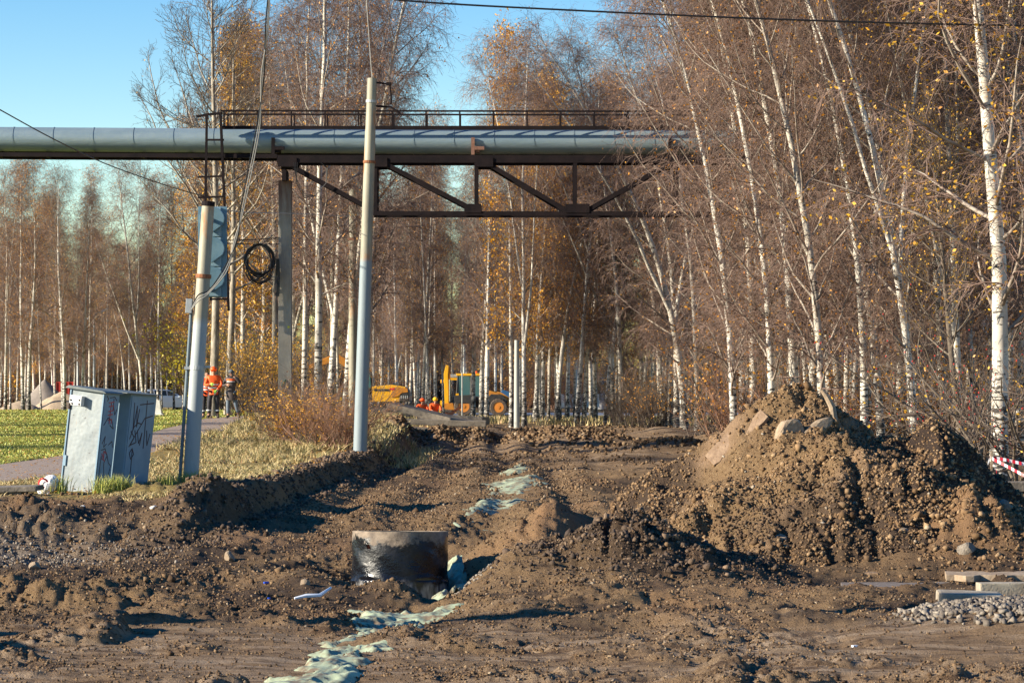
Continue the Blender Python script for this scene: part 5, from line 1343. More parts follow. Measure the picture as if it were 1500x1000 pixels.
m.add(V2, [f[::-1] for f in F2])
na = 220; top_o = [(RR * math.cos(2 * math.pi * j / 96), RR * math.sin(2 * math.pi * j / 96), HR) for j in range(96)]; top_i = [((RR - .08) * math.cos(2 * math.pi * j / 96), (RR - .08) * math.sin(2 * math.pi * j / 96), HR) for j in range(96)]
m.build('wall', MATS['ring_bitumen'], ring, True)
m = MB().add(top_o + top_i + [(p[0], p[1], HR - .02) for p in top_o], [(j, (j + 1) % 96, 96 + (j + 1) % 96, 96 + j) for j in range(96)])
m.build('rim', MATS['concrete'], ring)
hx, hy = RR * math.cos(ha), RR * math.sin(ha)
MB().tube([(hx * .985, hy * .985, .82), (hx * .87, hy * .87, .82)], .030, 12, False).build('lifting_hole', MATS['rust_bright'], ring)

# ---------------------------------------------------------------- geotextile
g = G('geotextile')
c = g.mix(g.ramp(g.noise(3.0, None, 5), (.35, 0), (.7, 1)), (0.33, 0.38, 0.25), (0.20, 0.24, 0.165))
c = g.mix(g.ramp(g.noise(7.0, None, 6, .7), (.46, 0), (.60, .9)), c, (0.15, 0.095, 0.055))
g.set('Base Color', c); g.set('Roughness', .8); g.bump(g.noise(30.0), .3, .01)
def cloth(pts, wid, seed, label, nu=150, nv=44, amp=.024, lift=.03):
    pts = np.array(pts, float); d = np.concatenate([[0], np.cumsum(np.hypot(*np.diff(pts, axis=0).T))]); L = d[-1]
    s = np.linspace(0, L, nu); cx, cy = np.interp(s, d, pts[:, 0]), np.interp(s, d, pts[:, 1])
    tx, ty = np.gradient(cx), np.gradient(cy); n_ = np.hypot(tx, ty); nx_, ny_ = -ty / n_, tx / n_
    wv = np.linspace(-.5, .5, nv)
    wid_s = np.interp(s, d, wid) * (1 + .55 * fbm(s * 2.2, s * 0, 3, seed))
    X = cx[:, None] + nx_[:, None] * wv[None] * wid_s[:, None]; Y = cy[:, None] + ny_[:, None] * wv[None] * wid_s[:, None]
    S = s[:, None] + 0 * wv[None]; Wd = wv[None] * wid_s[:, None]
    wid_s2 = wid_s * (1 + .5 * vnoise(s * 9, s * 0, seed + 2))
    e2 = .5 + .42 * vnoise(S * 8, np.sign(Wd) * 3.3 + 0 * S, seed + 4)
    c1 = np.abs(vnoise(S * 2.4 + Wd * 4.0, Wd * 2.6 - S * 1.5, seed + 3)) * 2; c2 = np.abs(vnoise(S * 5.5 - Wd * 6, Wd * 7 + S * 3, seed + 8)) * 2
    fold = amp * (.9 - 1.5 * np.minimum(c1 * 1.6, 1)) + .016 * (1 - np.minimum(c2 * 2.0, 1)) + .008 * (1 - np.minimum(np.abs(vnoise(S * 13, Wd * 15, seed + 9)) * 4, 1))
    edge_ = np.clip((e2 - np.abs(wv)[None] - .08) * 7, 0, 1) * np.clip(np.minimum(S, L - S) * 5, 0, 1)
    Z = h_full(X, Y) * .25 + (h_smooth(X, Y) + heaps(X, Y)[0] + .02) * .75 + lift + fold * (0.4 + .6 * edge_) - .065 * (1 - edge_) - .03 * np.clip(vnoise(S * 1.6, Wd * 3, seed + 5) * 2.5, 0, 1)
    idx = np.arange(nu * nv).reshape(nu, nv)
    q = np.stack([idx[:-1, :-1], idx[:-1, 1:], idx[1:, 1:], idx[1:, :-1]], -1).reshape(-1, 4)
    o = link('geotextile', mesh_np('geotextile', np.stack([X, Y, Z], -1), q, smooth=False), MATS['geotextile'])
    return tag(o, label, 'geotextile')
cloth([hit(425, 1035), hit(455, 1000), hit(495, 972), hit(530, 945), hit(562, 922), hit(588, 905)], [.55, .62, .75, .8, .7, .5], 500, 'crumpled pale green geotextile running out of the bottom edge of the picture')
cloth([hit(500, 918), hit(560, 905), hit(600, 897), hit(640, 886)], [.7, 1.1, 1.25, .8], 510, 'folded pale green geotextile on the soil in front of the manhole ring', 110, 50)
cloth([(RX + .45, 27.4), (RX + .66, 28.6), (RX + .68, 29.4), (RX + .62, 30.6)], [.3, .24, .22, .2], 520, 'strip of pale green geotextile squeezed along the right side of the ring', 60, 14, .04, .16)
cloth([hit(684, 789), hit(700, 780), hit(716, 770)], [.5, .75, .5], 530, 'small scrap of pale geotextile in the trench right behind the ring', 50, 20)
cloth([hit(700, 768), hit(735, 742), hit(752, 724)], [.8, 1.1, .9], 540, 'pale geotextile patch halfway up the trench', 70, 26)
cloth([hit(748, 722), hit(758, 712), hit(764, 702)], [1.0, 1.3, 1.0], 550, 'broad folded pale geotextile in the middle of the trench', 60, 30)
cloth([hit(745, 697), hit(757, 690), hit(760, 685)], [.5, .7, .4], 560, 'farthest greenish scrap of geotextile at the top of the trench', 40, 24)

# pale gravel in front of the ring
X = RNG.normal(-.72, .26, 700); Y = RNG.normal(28.15, .35, 700); S = RNG.uniform(.010, .026, 700)
tag(link('gravel', lump_mesh('gravel', X, Y, h_full(X, Y) + S * .4, S), MATS['grey_stone']), 'pale gravel spilt at the foot of the ring', 'gravel', kind='stuff')

# ---------------------------------------------------------------- things on and round the mound
def rock(name, pos, size, rot, m, label, cat='rock', seed=0, parent=None, sub=3, ang=.3):
    bm = bmesh.new(); bmesh.ops.create_icosphere(bm, subdivisions=sub, radius=1)
    rg = random.Random(seed); pl = [(Vector((rg.gauss(0, 1), rg.gauss(0, 1), rg.gauss(0, 1))).normalized(), rg.uniform(.55, .9)) for _ in range(11)]
    for v in bm.verts:
        for nrm, dd in pl:
            k = v.co.dot(nrm)
            if k > dd: v.co -= nrm * (k - dd)
    me = bpy.data.meshes.new(name); bm.to_mesh(me); bm.free()
    o = link(name, me, MATS[m]); o.location = pos; o.scale = size; o.rotation_euler = rot
    if parent: under(o, parent)
    else: tag(o, label, cat)
    return o
def on_mound(px, py, back=0.0):
    for Y in np.arange(27.5, 34, .04):
        x = PX(px, Y)
        if PZ(py, Y) <= max(float(mound_h(np.array([x]), np.array([Y]))[0]), gz(x, Y)): break
    return Vector((x, Y + back, PZ(py, Y)))
rock('boulder', on_mound(1157, 640), (.20, .17, .26), (.1, .1, .3), 'rock_brown', 'upright pale brown boulder stuck in the upper front of the dirt mound', 'boulder', 3)
rock('boulder', on_mound(1192, 632), (.30, .12, .11), (0, -.55, .2), 'rock_brown', 'long slanting brown boulder right beside the upright boulder', 'boulder', 4)
rock('rock', on_mound(1140, 792), (.17, .13, .12), (.2, .1, .3), 'rock_brown', 'angular tan rock low on the front of the dirt mound', 'rock', 5)
rock('rock', on_mound(1228, 806), (.17, .12, .14), (0, .3, 1), 'rock_brown', 'tan rock near the foot of the mound in the middle', 'rock', 6)
rock('rock', on_mound(1318, 786), (.20, .14, .12), (0, .1, .4), 'rock_brown', 'tan faceted rock low on the shaded side of the mound', 'rock', 7)
rock('rock', on_mound(1415, 805), (.15, .12, .11), (0, .1, 2), 'old_concrete', 'grey-brown rock at the right foot of the mound', 'rock', 8)
rock('rock', on_mound(977, 722), (.10, .08, .11), (0, 0, 2), 'rock_brown', 'small pale rock on the left flank of the mound', 'rock', 9)
rock('rock', on_mound(1468, 742), (.12, .1, .1), (0, 0, 1), 'old_concrete', 'dark rock high on the right flank of the mound', 'rock', 10)
rock('rock', on_mound(938, 712) + Vector((0, 0, .0)), (.12, .1, .08), (0, 0, 1), 'rock_brown', 'small brown rock at the left tip of the mound', 'rock', 11)
x_, y_ = hit(336, 826); rock('rock', (x_, y_, gz(x_, y_) + .06), (.08, .07, .09), (0, 0, 1), 'rock_brown', 'pointed brown stone lying alone before the dug road', 'rock', 12)
x_, y_ = hit(447, 868); rock('rock', (x_, y_, gz(x_, y_) + .04), (.07, .05, .045), (.4, 0, 1), 'rock_brown', 'flat reddish-brown stone left of the ring', 'rock', 13)
x_, y_ = hit(52, 836); rock('rock', (x_, y_, gz(x_, y_) + .06), (.09, .07, .07), (0, 0, 1), 'rock_brown', 'small tan rock near the left edge on the churned earth', 'rock', 14)
rock('rock', on_mound(1115, 912) , (.15, .08, .05), (0, 0, .2), 'rock_brown', 'reddish flat rock in the wheel rut before the mound', 'rock', 15)
# asphalt slabs sliding down the left flank
def slab_between(a, b, wid, thick, m, label, name='asphalt_slab', seed=1):
    a, b = Vector(a), Vector(b); d = (b - a).normalized(); L = (b - a).length
    up = Vector((-d.z * .55, -.55, .8)).normalized(); s_ = d.cross(up).normalized(); up = s_.cross(d).normalized()
    rg = random.Random(seed); n = 10; top = []
    for i in range(n + 1): top.append((L * i / n, wid * (.5 + rg.uniform(-.1, .06)) * (1 if 0 < i < n else .85)))
    for i in range(n, -1, -1): top.append((L * i / n, -wid * (.5 + rg.uniform(-.12, .06)) * (1 if 0 < i < n else .8)))
    vs = [a + d * p + s_ * q + up * thick for p, q in top] + [a + d * p + s_ * q for p, q in top]; k = len(top)
    mb = MB().add(vs, [tuple(range(k)), tuple(range(k, 2 * k))[::-1]] + [(i, i + k, (i + 1) % k + k, (i + 1) % k) for i in range(k)])
    return tag(mb.build(name, MATS[m], bevel=.01), label, 'slab')
mat('slab_brown', (0.25, 0.17, 0.11), (0.17, 0.11, 0.07), 7, .95, bump=1.0, bscale=25)
slab_between(on_mound(1040, 676, -.05), on_mound(1120, 606, -.05), .34, .05, 'slab_brown', 'large flat asphalt slab lying high on the left flank of the dirt mound', seed=2)
# curved root on top
b0 = W(1221, 612, 32.6)
o = MB().tube([b0 - Vector((-.02, 0, .12)), b0, W(1219, 596, 32.6), W(1212, 582, 32.6), W(1204, 571, 32.6)], [.05, .05, .045, .04, .025], 8).build('stick', MATS['rock_brown'], None, True)
tag(o, 'curved bare brown stick poking up from the top of the dirt mound', 'stick')

# kerb stones and broken layers at the right front
def box_thing(name, c, d, rz, m, label, cat, bevel=.012, ry=0.0):
    o = link(name, MB().box((0, 0, 0), d).mesh(name, False, bevel), MATS[m]); o.location = c; o.rotation_euler = (0, ry, rz); return tag(o, label, cat)
k0 = W(1435, 881, 25)
box_thing('kerb_stone', (k0.x + .72, 25.2, gz(k0.x + .5, 25.2) + .11), (1.42, .20, .13), R(4), 'concrete', 'straight concrete kerb stone on top of the gravel heap at the right edge', 'kerb stone')
box_thing('concrete_slab', (PX(1420, 24.6), 24.6, gz(PX(1420, 24.6), 24.6) + .05), (.62, .5, .15), R(-6), 'concrete', 'pale concrete slab half buried under the kerb stone', 'slab', .03, .03)
for i, (xa, xb, yy, Y, m_, lab) in enumerate(((1225, 1560, 838, 28.6, 'slab_brown', 'upper broken asphalt layer edge at the right foot of the mound'), (1232, 1420, 861, 27.2, 'asphalt', 'lower broken asphalt layer edge, one step below the upper one'), (1388, 1560, 842, 27.9, 'rock_brown', 'sunlit tan asphalt sheet at the right edge below the mound'))):
    A = PX(xa, Y); B_ = PX(xb, Y); rg = random.Random(i); n = 14
    zz0 = 0
    top = [(A + (B_ - A) * k / n, Y + rg.uniform(-.10, .10)) for k in range(n + 1)] + [(B_, Y + .9), (A + .1, Y + .8)]
    zz = PZ(yy, Y)
    tag(MB().prism(top, zz - .07, zz, 'z').build('asphalt_layer', MATS[m_], bevel=.008), lab, 'asphalt')

# lamp pole just outside the left edge: its thin shadow crosses the foreground
op = thing('lamp_pole', 'lamp pole beyond the left edge whose thin shadow crosses the packed earth', 'pole', (-9.5, 20.4, 0))
MB().tube([(0, 0, -.2), (0, 0, 9.5)], [.13, .10], 14).build('shaft', MATS['pole_tall'], op, True)
sb = thing('notice_board', 'wooden notice board beyond the left edge that shades the lower left corner', 'board', (-7.2, 19.6, 0), rz=.4)
MB().box((0, 0, 1.1), (.10, .9, .45)).build('board', MATS['rock_brown'], sb); MB().box((0, 0, .5), (.08, .08, 1.2)).build('post', MATS['rock_brown'], sb)
# litter
mat('blue_plastic', (0.02, 0.08, 0.5), None, rough=.4); mat('white_plastic', (0.7, 0.72, 0.75), None, rough=.4)
for px, py, d, m_, lab in ((390, 860, (.055, .03, .02), 'blue_plastic', 'blue plastic scrap on the soil left of the ring'), (394, 879, (.025, .02, .015), 'blue_plastic', 'tiny blue scrap below the other blue scrap'), (1252, 946, (.05, .03, .02), 'white_plastic', 'white scrap on the packed earth left of the gravel heap')):
    x_, y_ = hit(px, py); box_thing('plastic_scrap', (x_, y_, float(h_full(np.array([x_]), np.array([y_]))[0]) + .02), d, .5, m_, lab, 'litter', .004)
x_, y_ = hit(455, 880); z_ = float(h_full(np.array([x_]), np.array([y_]))[0])
tag(MB().tube([(x_ - .16, y_, z_ + .03), (x_ - .05, y_ + .05, z_ + .05), (x_ + .08, y_ + .1, z_ + .05), (x_ + .18, y_ + .3, z_ + .11)], [.012, .022, .02, .012], 6).build('plastic_strip', MATS['white_plastic'], None, True), 'twisted white plastic strip on the soil left of the ring', 'litter')
for px, py in ((120, 748), (225, 757)):
    x_, y_ = hit(px, py); rock('rock', (x_, y_, gz(x_, y_) + .04), (.06, .05, .04), (0, 0, 1), 'white_concrete', 'small whitish stone on the bank below the cabinets' if px < 200 else 'small whitish stone at the bank edge below the leaning pole', 'rock', px)

# barrier tape
mat('tape_red', (0.62, 0.03, 0.05), None, rough=.35); mat('tape_white', (0.78, 0.78, 0.78), None, rough=.35)
tpz = thing('barrier_tape', 'red and white barrier tape sagging off a stake at the right edge behind the mound', 'barrier tape', tuple(W(1452, 690, 38)))
def ribbon(pts, w, n, parent):
    P = [Vector(p) for p in pts]; d = [0]
    for a, b in zip(P[:-1], P[1:]): d.append(d[-1] + (b - a).length)
    def at(t):
        s = t * d[-1]
        for i in range(len(P) - 1):
            if s <= d[i + 1] or i == len(P) - 2: return P[i].lerp(P[i + 1], (s - d[i]) / (d[i + 1] - d[i]))
    for i in range(n):
        a, b = at(i / n), at((i + 1) / n); tw = .25 * math.sin(i * 1.3)
        dn = Vector((0, tw * w, -w)); th = Vector((0, .003, 0))
        MB().add([a, b, b + dn, a + dn, a + th, b + th, b + dn + th, a + dn + th], [(0, 1, 2, 3), (7, 6, 5, 4), (0, 4, 5, 1), (3, 2, 6, 7), (0, 3, 7, 4), (1, 5, 6, 2)]).build('stripe', MATS['tape_red' if i % 2 else 'tape_white'], parent).matrix_parent_inverse = Matrix.Translation(-parent.location)
ribbon([W(1451, 667, 38), W(1474, 671, 38), W(1500, 677, 38), W(1560, 690, 38)], .05, 24, tpz)
ribbon([W(1451, 668, 38), W(1480, 683, 37.8), W(1502, 695, 37.6), W(1550, 712, 37)], .045, 22, tpz)
ribbon([W(1447, 676, 38), W(1452, 664, 38), W(1456, 674, 38), W(1460, 690, 38)], .05, 6, tpz)
under(MB().bar(W(1452, 712, 38), W(1453, 660, 38), .03).build('stake', MATS['rock_brown']), tpz)
box_thing('kerb_stone', W(1492, 706, 37.5) + Vector((.4, 0, -.06)), (1.3, .3, .14), 0, 'old_concrete', 'dark stone beam lying under the barrier tape at the right edge', 'kerb stone')

# concrete beams stacked on the far stretch
def beam(a, b, w, h, label, m='old_concrete', lens=0):
    A, B_ = Vector(a), Vector(b); mb = MB().bar(A, B_, w, h)
    return tag(mb.build('concrete_beam', MATS[m], bevel=.03), label, 'concrete beam')
beam(W(574, 594, 101), W(704, 625, 99), .9, .26, 'long dark beam sloping down across the top of the beam stack')
beam(W(583, 617, 98), W(712, 621, 98), .8, .22, 'second beam of the stack with a pale sawn end', 'old_concrete')
beam(W(600, 629, 97), W(706, 632, 97), .8, .18, 'lowest beam lying on the ground under the stack')
beam(W(618, 611, 103), W(712, 616, 101), .5, .3, 'dark beam at the back of the stack')
beam(W(545, 606, 104), W(600, 602, 104), 1.0, .45, 'dark rubble-covered beam at the left end of the stack')
beam(W(640, 618, 100), W(712, 621, 100), .4, .3, 'short beam with a ragged end, right part of the stack')
# ---------------------------------------------------------------- people
mat('skin', (0.45, 0.24, 0.16), None, rough=.5)
mat('hiviz', (0.90, 0.13, 0.02), (0.75, 0.10, 0.02), 9, .6); mat('reflective', (0.62, 0.64, 0.66), None, rough=.35)
mat('dark_cloth', (0.03, 0.03, 0.038), (0.055, 0.05, 0.055), 8, .85); mat('brown_coat', (0.085, 0.068, 0.062), (0.055, 0.045, 0.045), 6, .8)
mat('jeans', (0.10, 0.13, 0.17), (0.15, 0.18, 0.22), 8, .8); mat('helmet_orange', (0.85, 0.11, 0.015), None, rough=.3); mat('helmet_yellow', (0.85, 0.48, 0.02), None, rough=.3)
mat('wool_grey', (0.10, 0.115, 0.13), None, rough=.9); mat('boot', (0.07, 0.055, 0.045), None, rough=.7); mat('glove', (0.35, 0.65, 0.10), None, rough=.7)
mat('eye_dark', (0.02, 0.015, 0.01), None, rough=.3)
def skin(name, verts, edges, radii, m, parent, sub=1):
    me = bpy.data.meshes.new(name); me.from_pydata([tuple(v) for v in verts], edges, []); me.update()
    o = link(name, me, MATS[m], parent)
    o.modifiers.new('skin', 'SKIN'); s = me.skin_vertices[0].data if me.skin_vertices else None
    if s is None:
        bm = bmesh.new(); bm.from_mesh(me); bm.verts.layers.skin.verify(); bm.to_mesh(me); bm.free(); s = me.skin_vertices[0].data
    for i, r in enumerate(radii): s[i].radius = (r, r) if isinstance(r, (int, float)) else r
    s[0].use_root = True
    o.modifiers.new('sub', 'SUBSURF').levels = sub; o.modifiers['sub'].render_levels = sub
    for p in me.polygons: p.use_smooth = True
    o.modifiers['skin'].use_smooth_shade = True
    return o
def hand(p, d, parent, m='skin'):
    """palm with five curled fingers, growing along d"""
    p, d = Vector(p), Vector(d).normalized(); s = d.cross(Vector((0, -1, .1))).normalized(); n = s.cross(d)
    mb = MB().tube([p, p + d * .04, p + d * .09], [.026, .04, .038], 8)
    for i, L in enumerate((.055, .072, .078, .07)):
        b = p + d * .085 + s * (.027 - .018 * (3 - i)); mb.tube([b, b + d * L * .5 + n * .006, b + d * L * .8 + n * .03], [.0095, .009, .007], 5)
    b = p + d * .03 + s * .035; mb.tube([b, b + d * .035 + s * .025, b + d * .065 + s * .02 + n * .01], [.012, .011, .009], 5)
    return mb.build('hand', MATS[m], parent, True)
def person(label, x, y, face, J, jacket, trousers, headgear, boots='boot', hands='skin', coat=False, z=None, bands=True, height=1.0):
    z = gz(x, y) if z is None else z
    t = thing('person', label, 'person', (x, y, z), rz=face); t.scale = (height,) * 3
    P, Ch, N, Hd, HT = J['pelvis'], J['chest'], J['neck'], J['head'], J['top']
    V = [P, Ch, N, Hd, HT]; E = [(0, 1), (1, 2), (2, 3), (3, 4)]; Rd = [(.12, .10), (.14, .11), .052, (.075, .085), (.062, .07)]
    def chain(start, pts, rs):
        k = start
        for p, r in zip(pts, rs): V.append(p); Rd.append(r); E.append((k, len(V) - 1)); k = len(V) - 1
    for sd_ in ('l', 'r'):
        chain(1, [J['sh' + sd_], J['el' + sd_], J['wr' + sd_]], [.058, .042, .030])
        chain(0, [J['hi' + sd_], J['kn' + sd_], J['an' + sd_], J['to' + sd_]], [.085, .060, .042, .035])
    skin('body', V, E, Rd, 'skin', t)
    hd = Vector(Hd); f = Vector(J.get('look', (0, -1, -.1))).normalized()
    MB().tube([hd + f * .080 + Vector((0, 0, .02)), hd + f * .108 + Vector((0, 0, -.012))], [.010, .016], 6).build('nose', MATS['skin'], t, True)
    sx = f.cross(Vector((0, 0, 1))).normalized()
    for s_ in (-1, 1):
        e_ = hd + f * .083 + sx * s_ * .030 + Vector((0, 0, .022)); MB().ball(e_, .009, 6, 5).build('eye', MATS['eye_dark'], t)
        MB().ball(hd + sx * s_ * .083, .022, 6, 5, (.5, .8, 1.3)).build('ear', MATS['skin'], t, True)
    # jacket
    V2 = [P, Ch, Vector(N) - Vector((0, 0, .03))]; E2 = [(0, 1), (1, 2)]; R2_ = [(.165, .135), (.18, .14), (.085, .08)]
    if coat: V2.append(Vector(P) - Vector((0, 0, .22))); E2.append((0, 3)); R2_.append((.19, .155))
    else: V2.append(Vector(P) - Vector((0, 0, .06))); E2.append((0, 3)); R2_.append((.17, .14))
    for sd_ in ('l', 'r'):
        k = 1
        for p, r in ((J['sh' + sd_], .085), (J['el' + sd_], .068), (Vector(J['wr' + sd_]).lerp(Vector(J['el' + sd_]), .12), .05)):
            V2.append(p); R2_.append(r); E2.append((k, len(V2) - 1)); k = len(V2) - 1
    skin('jacket', V2, E2, R2_, jacket, t)
    V3 = [P]; E3 = []; R3_ = [(.14, .125)]
    for sd_ in ('l', 'r'):
        k = 0
        for p, r in ((J['hi' + sd_], .105), (J['kn' + sd_], .080), (Vector(J['an' + sd_]) + Vector((0, 0, .06)), .066)):
            V3.append(p); R3_.append(r); E3.append((k, len(V3) - 1)); k = len(V3) - 1
    skin('trousers', V3, E3, R3_, trousers, t)
    for sd_ in ('l', 'r'):
        a, b = Vector(J['an' + sd_]), Vector(J['to' + sd_])
        MB().tube([a + Vector((0, .02, .10)), a + Vector((0, .02, .0)), a.lerp(b, .5) - Vector((0, 0, .01)), b], [.055, .058, .05, .04], 8).build('boot', MATS[boots], t, True)
        w_, e_ = Vector(J['wr' + sd_]), Vector(J['el' + sd_]); hand(w_, w_ - e_ + Vector((0, 0, -.05)), t, hands)
    top = Vector(HT)
    if headgear == 'wool_grey':
        MB().ball(top - Vector((0, 0, .015)), .105, 14, 8, (1, 1.05, .95)).build('knit_hat', MATS['wool_grey'], t, True)
        MB().tube([top - Vector((0, 0, .05)), top - Vector((0, 0, .015))], .110, 14).build('hat_brim', MATS['dark_cloth'], t, True)
    elif headgear:
        MB().ball(top + Vector((0, .01, .012)), .122, 14, 8, (1, 1.1, .85)).build('helmet', MATS[headgear], t, True)
        MB().prism([(-.10, top.z - .02), (.10, top.z - .02), (.09, top.z - .005), (-.09, top.z - .005)], top.y - .19, top.y - .05).build('helmet_peak', MATS[headgear], t)
    if bands:
        for f_ in (.25, .55):
            c = Vector(P).lerp(Vector(Ch), f_); MB().tube([c - Vector((0, 0, .025)), c + Vector((0, 0, .025))], .192, 18, False).build('reflective_band', MATS['reflective'], t, True).scale = (1, .80, 1)
        for sd_ in ('l', 'r'):
            a = Vector(J['an' + sd_]).lerp(Vector(J['kn' + sd_]), .42); MB().tube([a, a + Vector((0, 0, .04))], .088, 12, False).build('trouser_band', MATS['reflective'], t, True)
    return t
def stand(**k):
    J = dict(pelvis=(0, 0, .98), chest=(0, -.01, 1.34), neck=(0, -.015, 1.53), head=(0, -.03, 1.635), top=(0, -.02, 1.70),
             shl=(-.20, 0, 1.43), ell=(-.27, 0, 1.15), wrl=(-.24, -.10, .92), shr=(.20, 0, 1.43), elr=(.27, 0, 1.15), wrr=(.24, -.10, .92),
             hil=(-.10, 0, .90), knl=(-.12, -.02, .50), anl=(-.13, .02, .09), tol=(-.16, -.15, .04), hir=(.10, 0, .90), knr=(.12, -.02, .50), anr=(.13, .02, .09), tor=(.16, -.15, .04))
    J.update(k); return J
Yq = 90.0
person('man in orange jacket and orange helmet, middle of the three men on the path', PX(313, Yq), Yq, .1,
       stand(wrl=(-.10, -.26, 1.20), ell=(-.30, -.10, 1.14), wrr=(.10, -.22, .98), elr=(.29, -.06, 1.16), knl=(-.16, -.08, .52), anl=(-.17, -.02, .09), tol=(-.22, -.18, .04)), 'hiviz', 'dark_cloth', 'helmet_orange', hands='glove', height=1.02)
person('bareheaded worker in an orange vest half hidden by the leaning pole', PX(301, Yq), Yq + .4, .25,
       stand(wrr=(.22, -.2, 1.02), knr=(.10, -.14, .52), anr=(.1, -.02, .1)), 'hiviz', 'dark_cloth', None, height=.96)
person('man in a dark brown coat and grey knit hat holding a phone to his face', PX(339, Yq), Yq, -.1,
       stand(ell=(-.33, -.06, 1.18), wrl=(-.10, -.24, 1.22), elr=(.36, -.12, 1.30), wrr=(.11, -.18, 1.54), knr=(.16, .02, .5), anr=(.22, .12, .12), tor=(.30, -.02, .04)), 'brown_coat', 'jeans', 'wool_grey', coat=True, bands=False, height=.98)
t_ = [o for o in bpy.data.objects if o.get('label', '').startswith('man in a dark brown')][0]
for s_, x_ in ((-1, -.10), (1, .10)):
    pass
MB().tube([(0, -.01, 1.36), (0, -.01, 1.44)], .188, 16, False).build('orange_yoke', MATS['hiviz'], t_, True).scale = (1, .84, 1)
MB().tube([(0, -.01, 1.325), (0, -.01, 1.355)], .190, 16, False).build('reflective_band', MATS['reflective'], t_, True).scale = (1, .84, 1)
MB().tube([(0, .01, .68), (0, .0, .85), (0, 0, 1.02)], [.215, .205, .185], 18, False).build('coat_skirt', MATS['brown_coat'], t_, True).scale = (1, .82, 1)
MB().box((.11, -.27, 1.60), (.07, .015, .14)).build('phone', MATS['cable_black'], t_)
MB().tube([(-.01, .03, 1.47), (-.01, .02, 1.56)], [.13, .12], 12, False).build('collar', MATS['dark_cloth'], t_, True)
# two workers down by the machines, only heads and shoulders showing
def crouch(): return stand(pelvis=(0, .1, .42), chest=(0, -.05, .76), neck=(0, -.12, .93), head=(0, -.15, 1.03), top=(0, -.15, 1.10), shl=(-.20, -.06, .85), ell=(-.26, -.2, .62), wrl=(-.2, -.4, .6), shr=(.20, -.06, .85), elr=(.26, -.2, .62), wrr=(.2, -.4, .6),
    hil=(-.11, .08, .40), knl=(-.18, -.32, .48), anl=(-.16, -.1, .09), tol=(-.18, -.28, .04), hir=(.11, .08, .40), knr=(.18, -.32, .48), anr=(.16, -.1, .09), tor=(.18, -.28, .04))
for px, hg, Yw, py, lab in ((618, 'helmet_orange', 112, 592, 'crouching worker with an orange helmet behind the beam stack'), (637, 'helmet_yellow', 116, 591, 'crouching worker with a yellow helmet and red-orange vest in front of the backhoe')):
    person(lab, PX(px, Yw), Yw, .2, crouch(), 'hiviz', 'dark_cloth', hg, z=PZ(py - 8, Yw) - 1.16, bands=False, height=1.0)

# ---------------------------------------------------------------- machines
mat('cat_yellow', (0.85, 0.45, 0.02), (0.75, 0.36, 0.02), 4, .4); mat('machine_dark', (0.025, 0.026, 0.03), (0.05, 0.045, 0.04), 6, .6)
mat('machine_orange', (0.55, 0.22, 0.03), (0.42, 0.17, 0.03), 5, .5); mat('salmon_paint', (0.80, 0.22, 0.09), None, rough=.5); mat('blue_cover', (0.03, 0.10, 0.22), None, rough=.5)
mat('rim_orange', (0.60, 0.22, 0.04), None, rough=.5); mat('mud_tyre', (0.14, 0.10, 0.07), (0.05, 0.042, 0.038), 9, .9); mat('cab_glass', (0.05, 0.13, 0.14), None, rough=.08, spec=.8)
def wheel(parent, x, y, z, r, w, rim_m='rim_orange', tyre_m='mud_tyre', lugs=18):
    mb = MB(); pr = [(r * .60, -w / 2), (r * .92, -w / 2), (r, -w * .3), (r, w * .3), (r * .92, w / 2), (r * .60, w / 2)]
    n = 24; vs = [(x + q * math.cos(2 * math.pi * j / n), y + p, z + q * math.sin(2 * math.pi * j / n)) for q, p in pr for j in range(n)]
    mb.add(vs, [(i * n + j, ((i + 1) % 6) * n + j, ((i + 1) % 6) * n + (j + 1) % n, i * n + (j + 1) % n) for i in range(6) for j in range(n)])
    if lugs:
        for j in range(lugs):
            a = 2 * math.pi * j / lugs; mb.box((x + r * 1.0 * math.cos(a), y, z + r * 1.0 * math.sin(a)), (r * .09, w * .9, r * .07), Matrix.Rotation(-a, 3, 'Y'))
    ty = mb.build('wheel', MATS[tyre_m], parent, lugs == 0)
    rb = MB().tube([(x, y - w * .44, z), (x, y - w * .30, z), (x, y + w * .44, z)], [r * .60, r * .50, r * .60], 20)
    rb.tube([(x, y - w * .5, z), (x, y - w * .2, z)], r * .18, 10)
    rb.build('rim', MATS[rim_m], ty); return ty
# backhoe loader, side on, digging arm to the left
Yb = 180.0; xb = PX(697, Yb); zb = gz(xb, Yb)
bh = thing('backhoe_loader', 'yellow backhoe loader parked side on behind the birches, digging arm folded at its left', 'backhoe loader', (xb, Yb, zb))
wheel(bh, -.85, -.95, .68, .68, .45); wheel(bh, -.85, .95, .68, .68, .45); wheel(bh, 1.62, -.95, .62, .62, .42); wheel(bh, 1.62, .95, .62, .62, .42)
MB().box((.3, 0, .85), (3.6, .9, .45)).build('chassis', MATS['machine_dark'], bh, bevel=.04)
MB().prism([(-1.5, 1.05), (-1.5, 1.45), (-.35, 1.5), (-.1, 1.2), (-.1, .9), (-1.4, .9)], -1.18, -.7).build('fender', MATS['machine_dark'], bh, bevel=.03)
MB().prism([(.9, 1.35), (1.1, 1.55), (1.9, 1.5), (2.25, 1.1), (2.25, .95), (1.0, .95)], -1.05, -.75).build('fender', MATS['machine_dark'], bh, bevel=.03)
cab_ = MB(); 
for x_, xt in ((-1.35, -1.25), (-.35, -.32), (.45, .35)):
    for y_ in (-.78, .78): cab_.bar((x_, y_, 1.3), (xt, y_ * .92, 2.85), .09)
cab_.box((-.45, 0, 1.25), (1.9, 1.6, .3)); cb = cab_.build('cab', MATS['machine_dark'], bh)
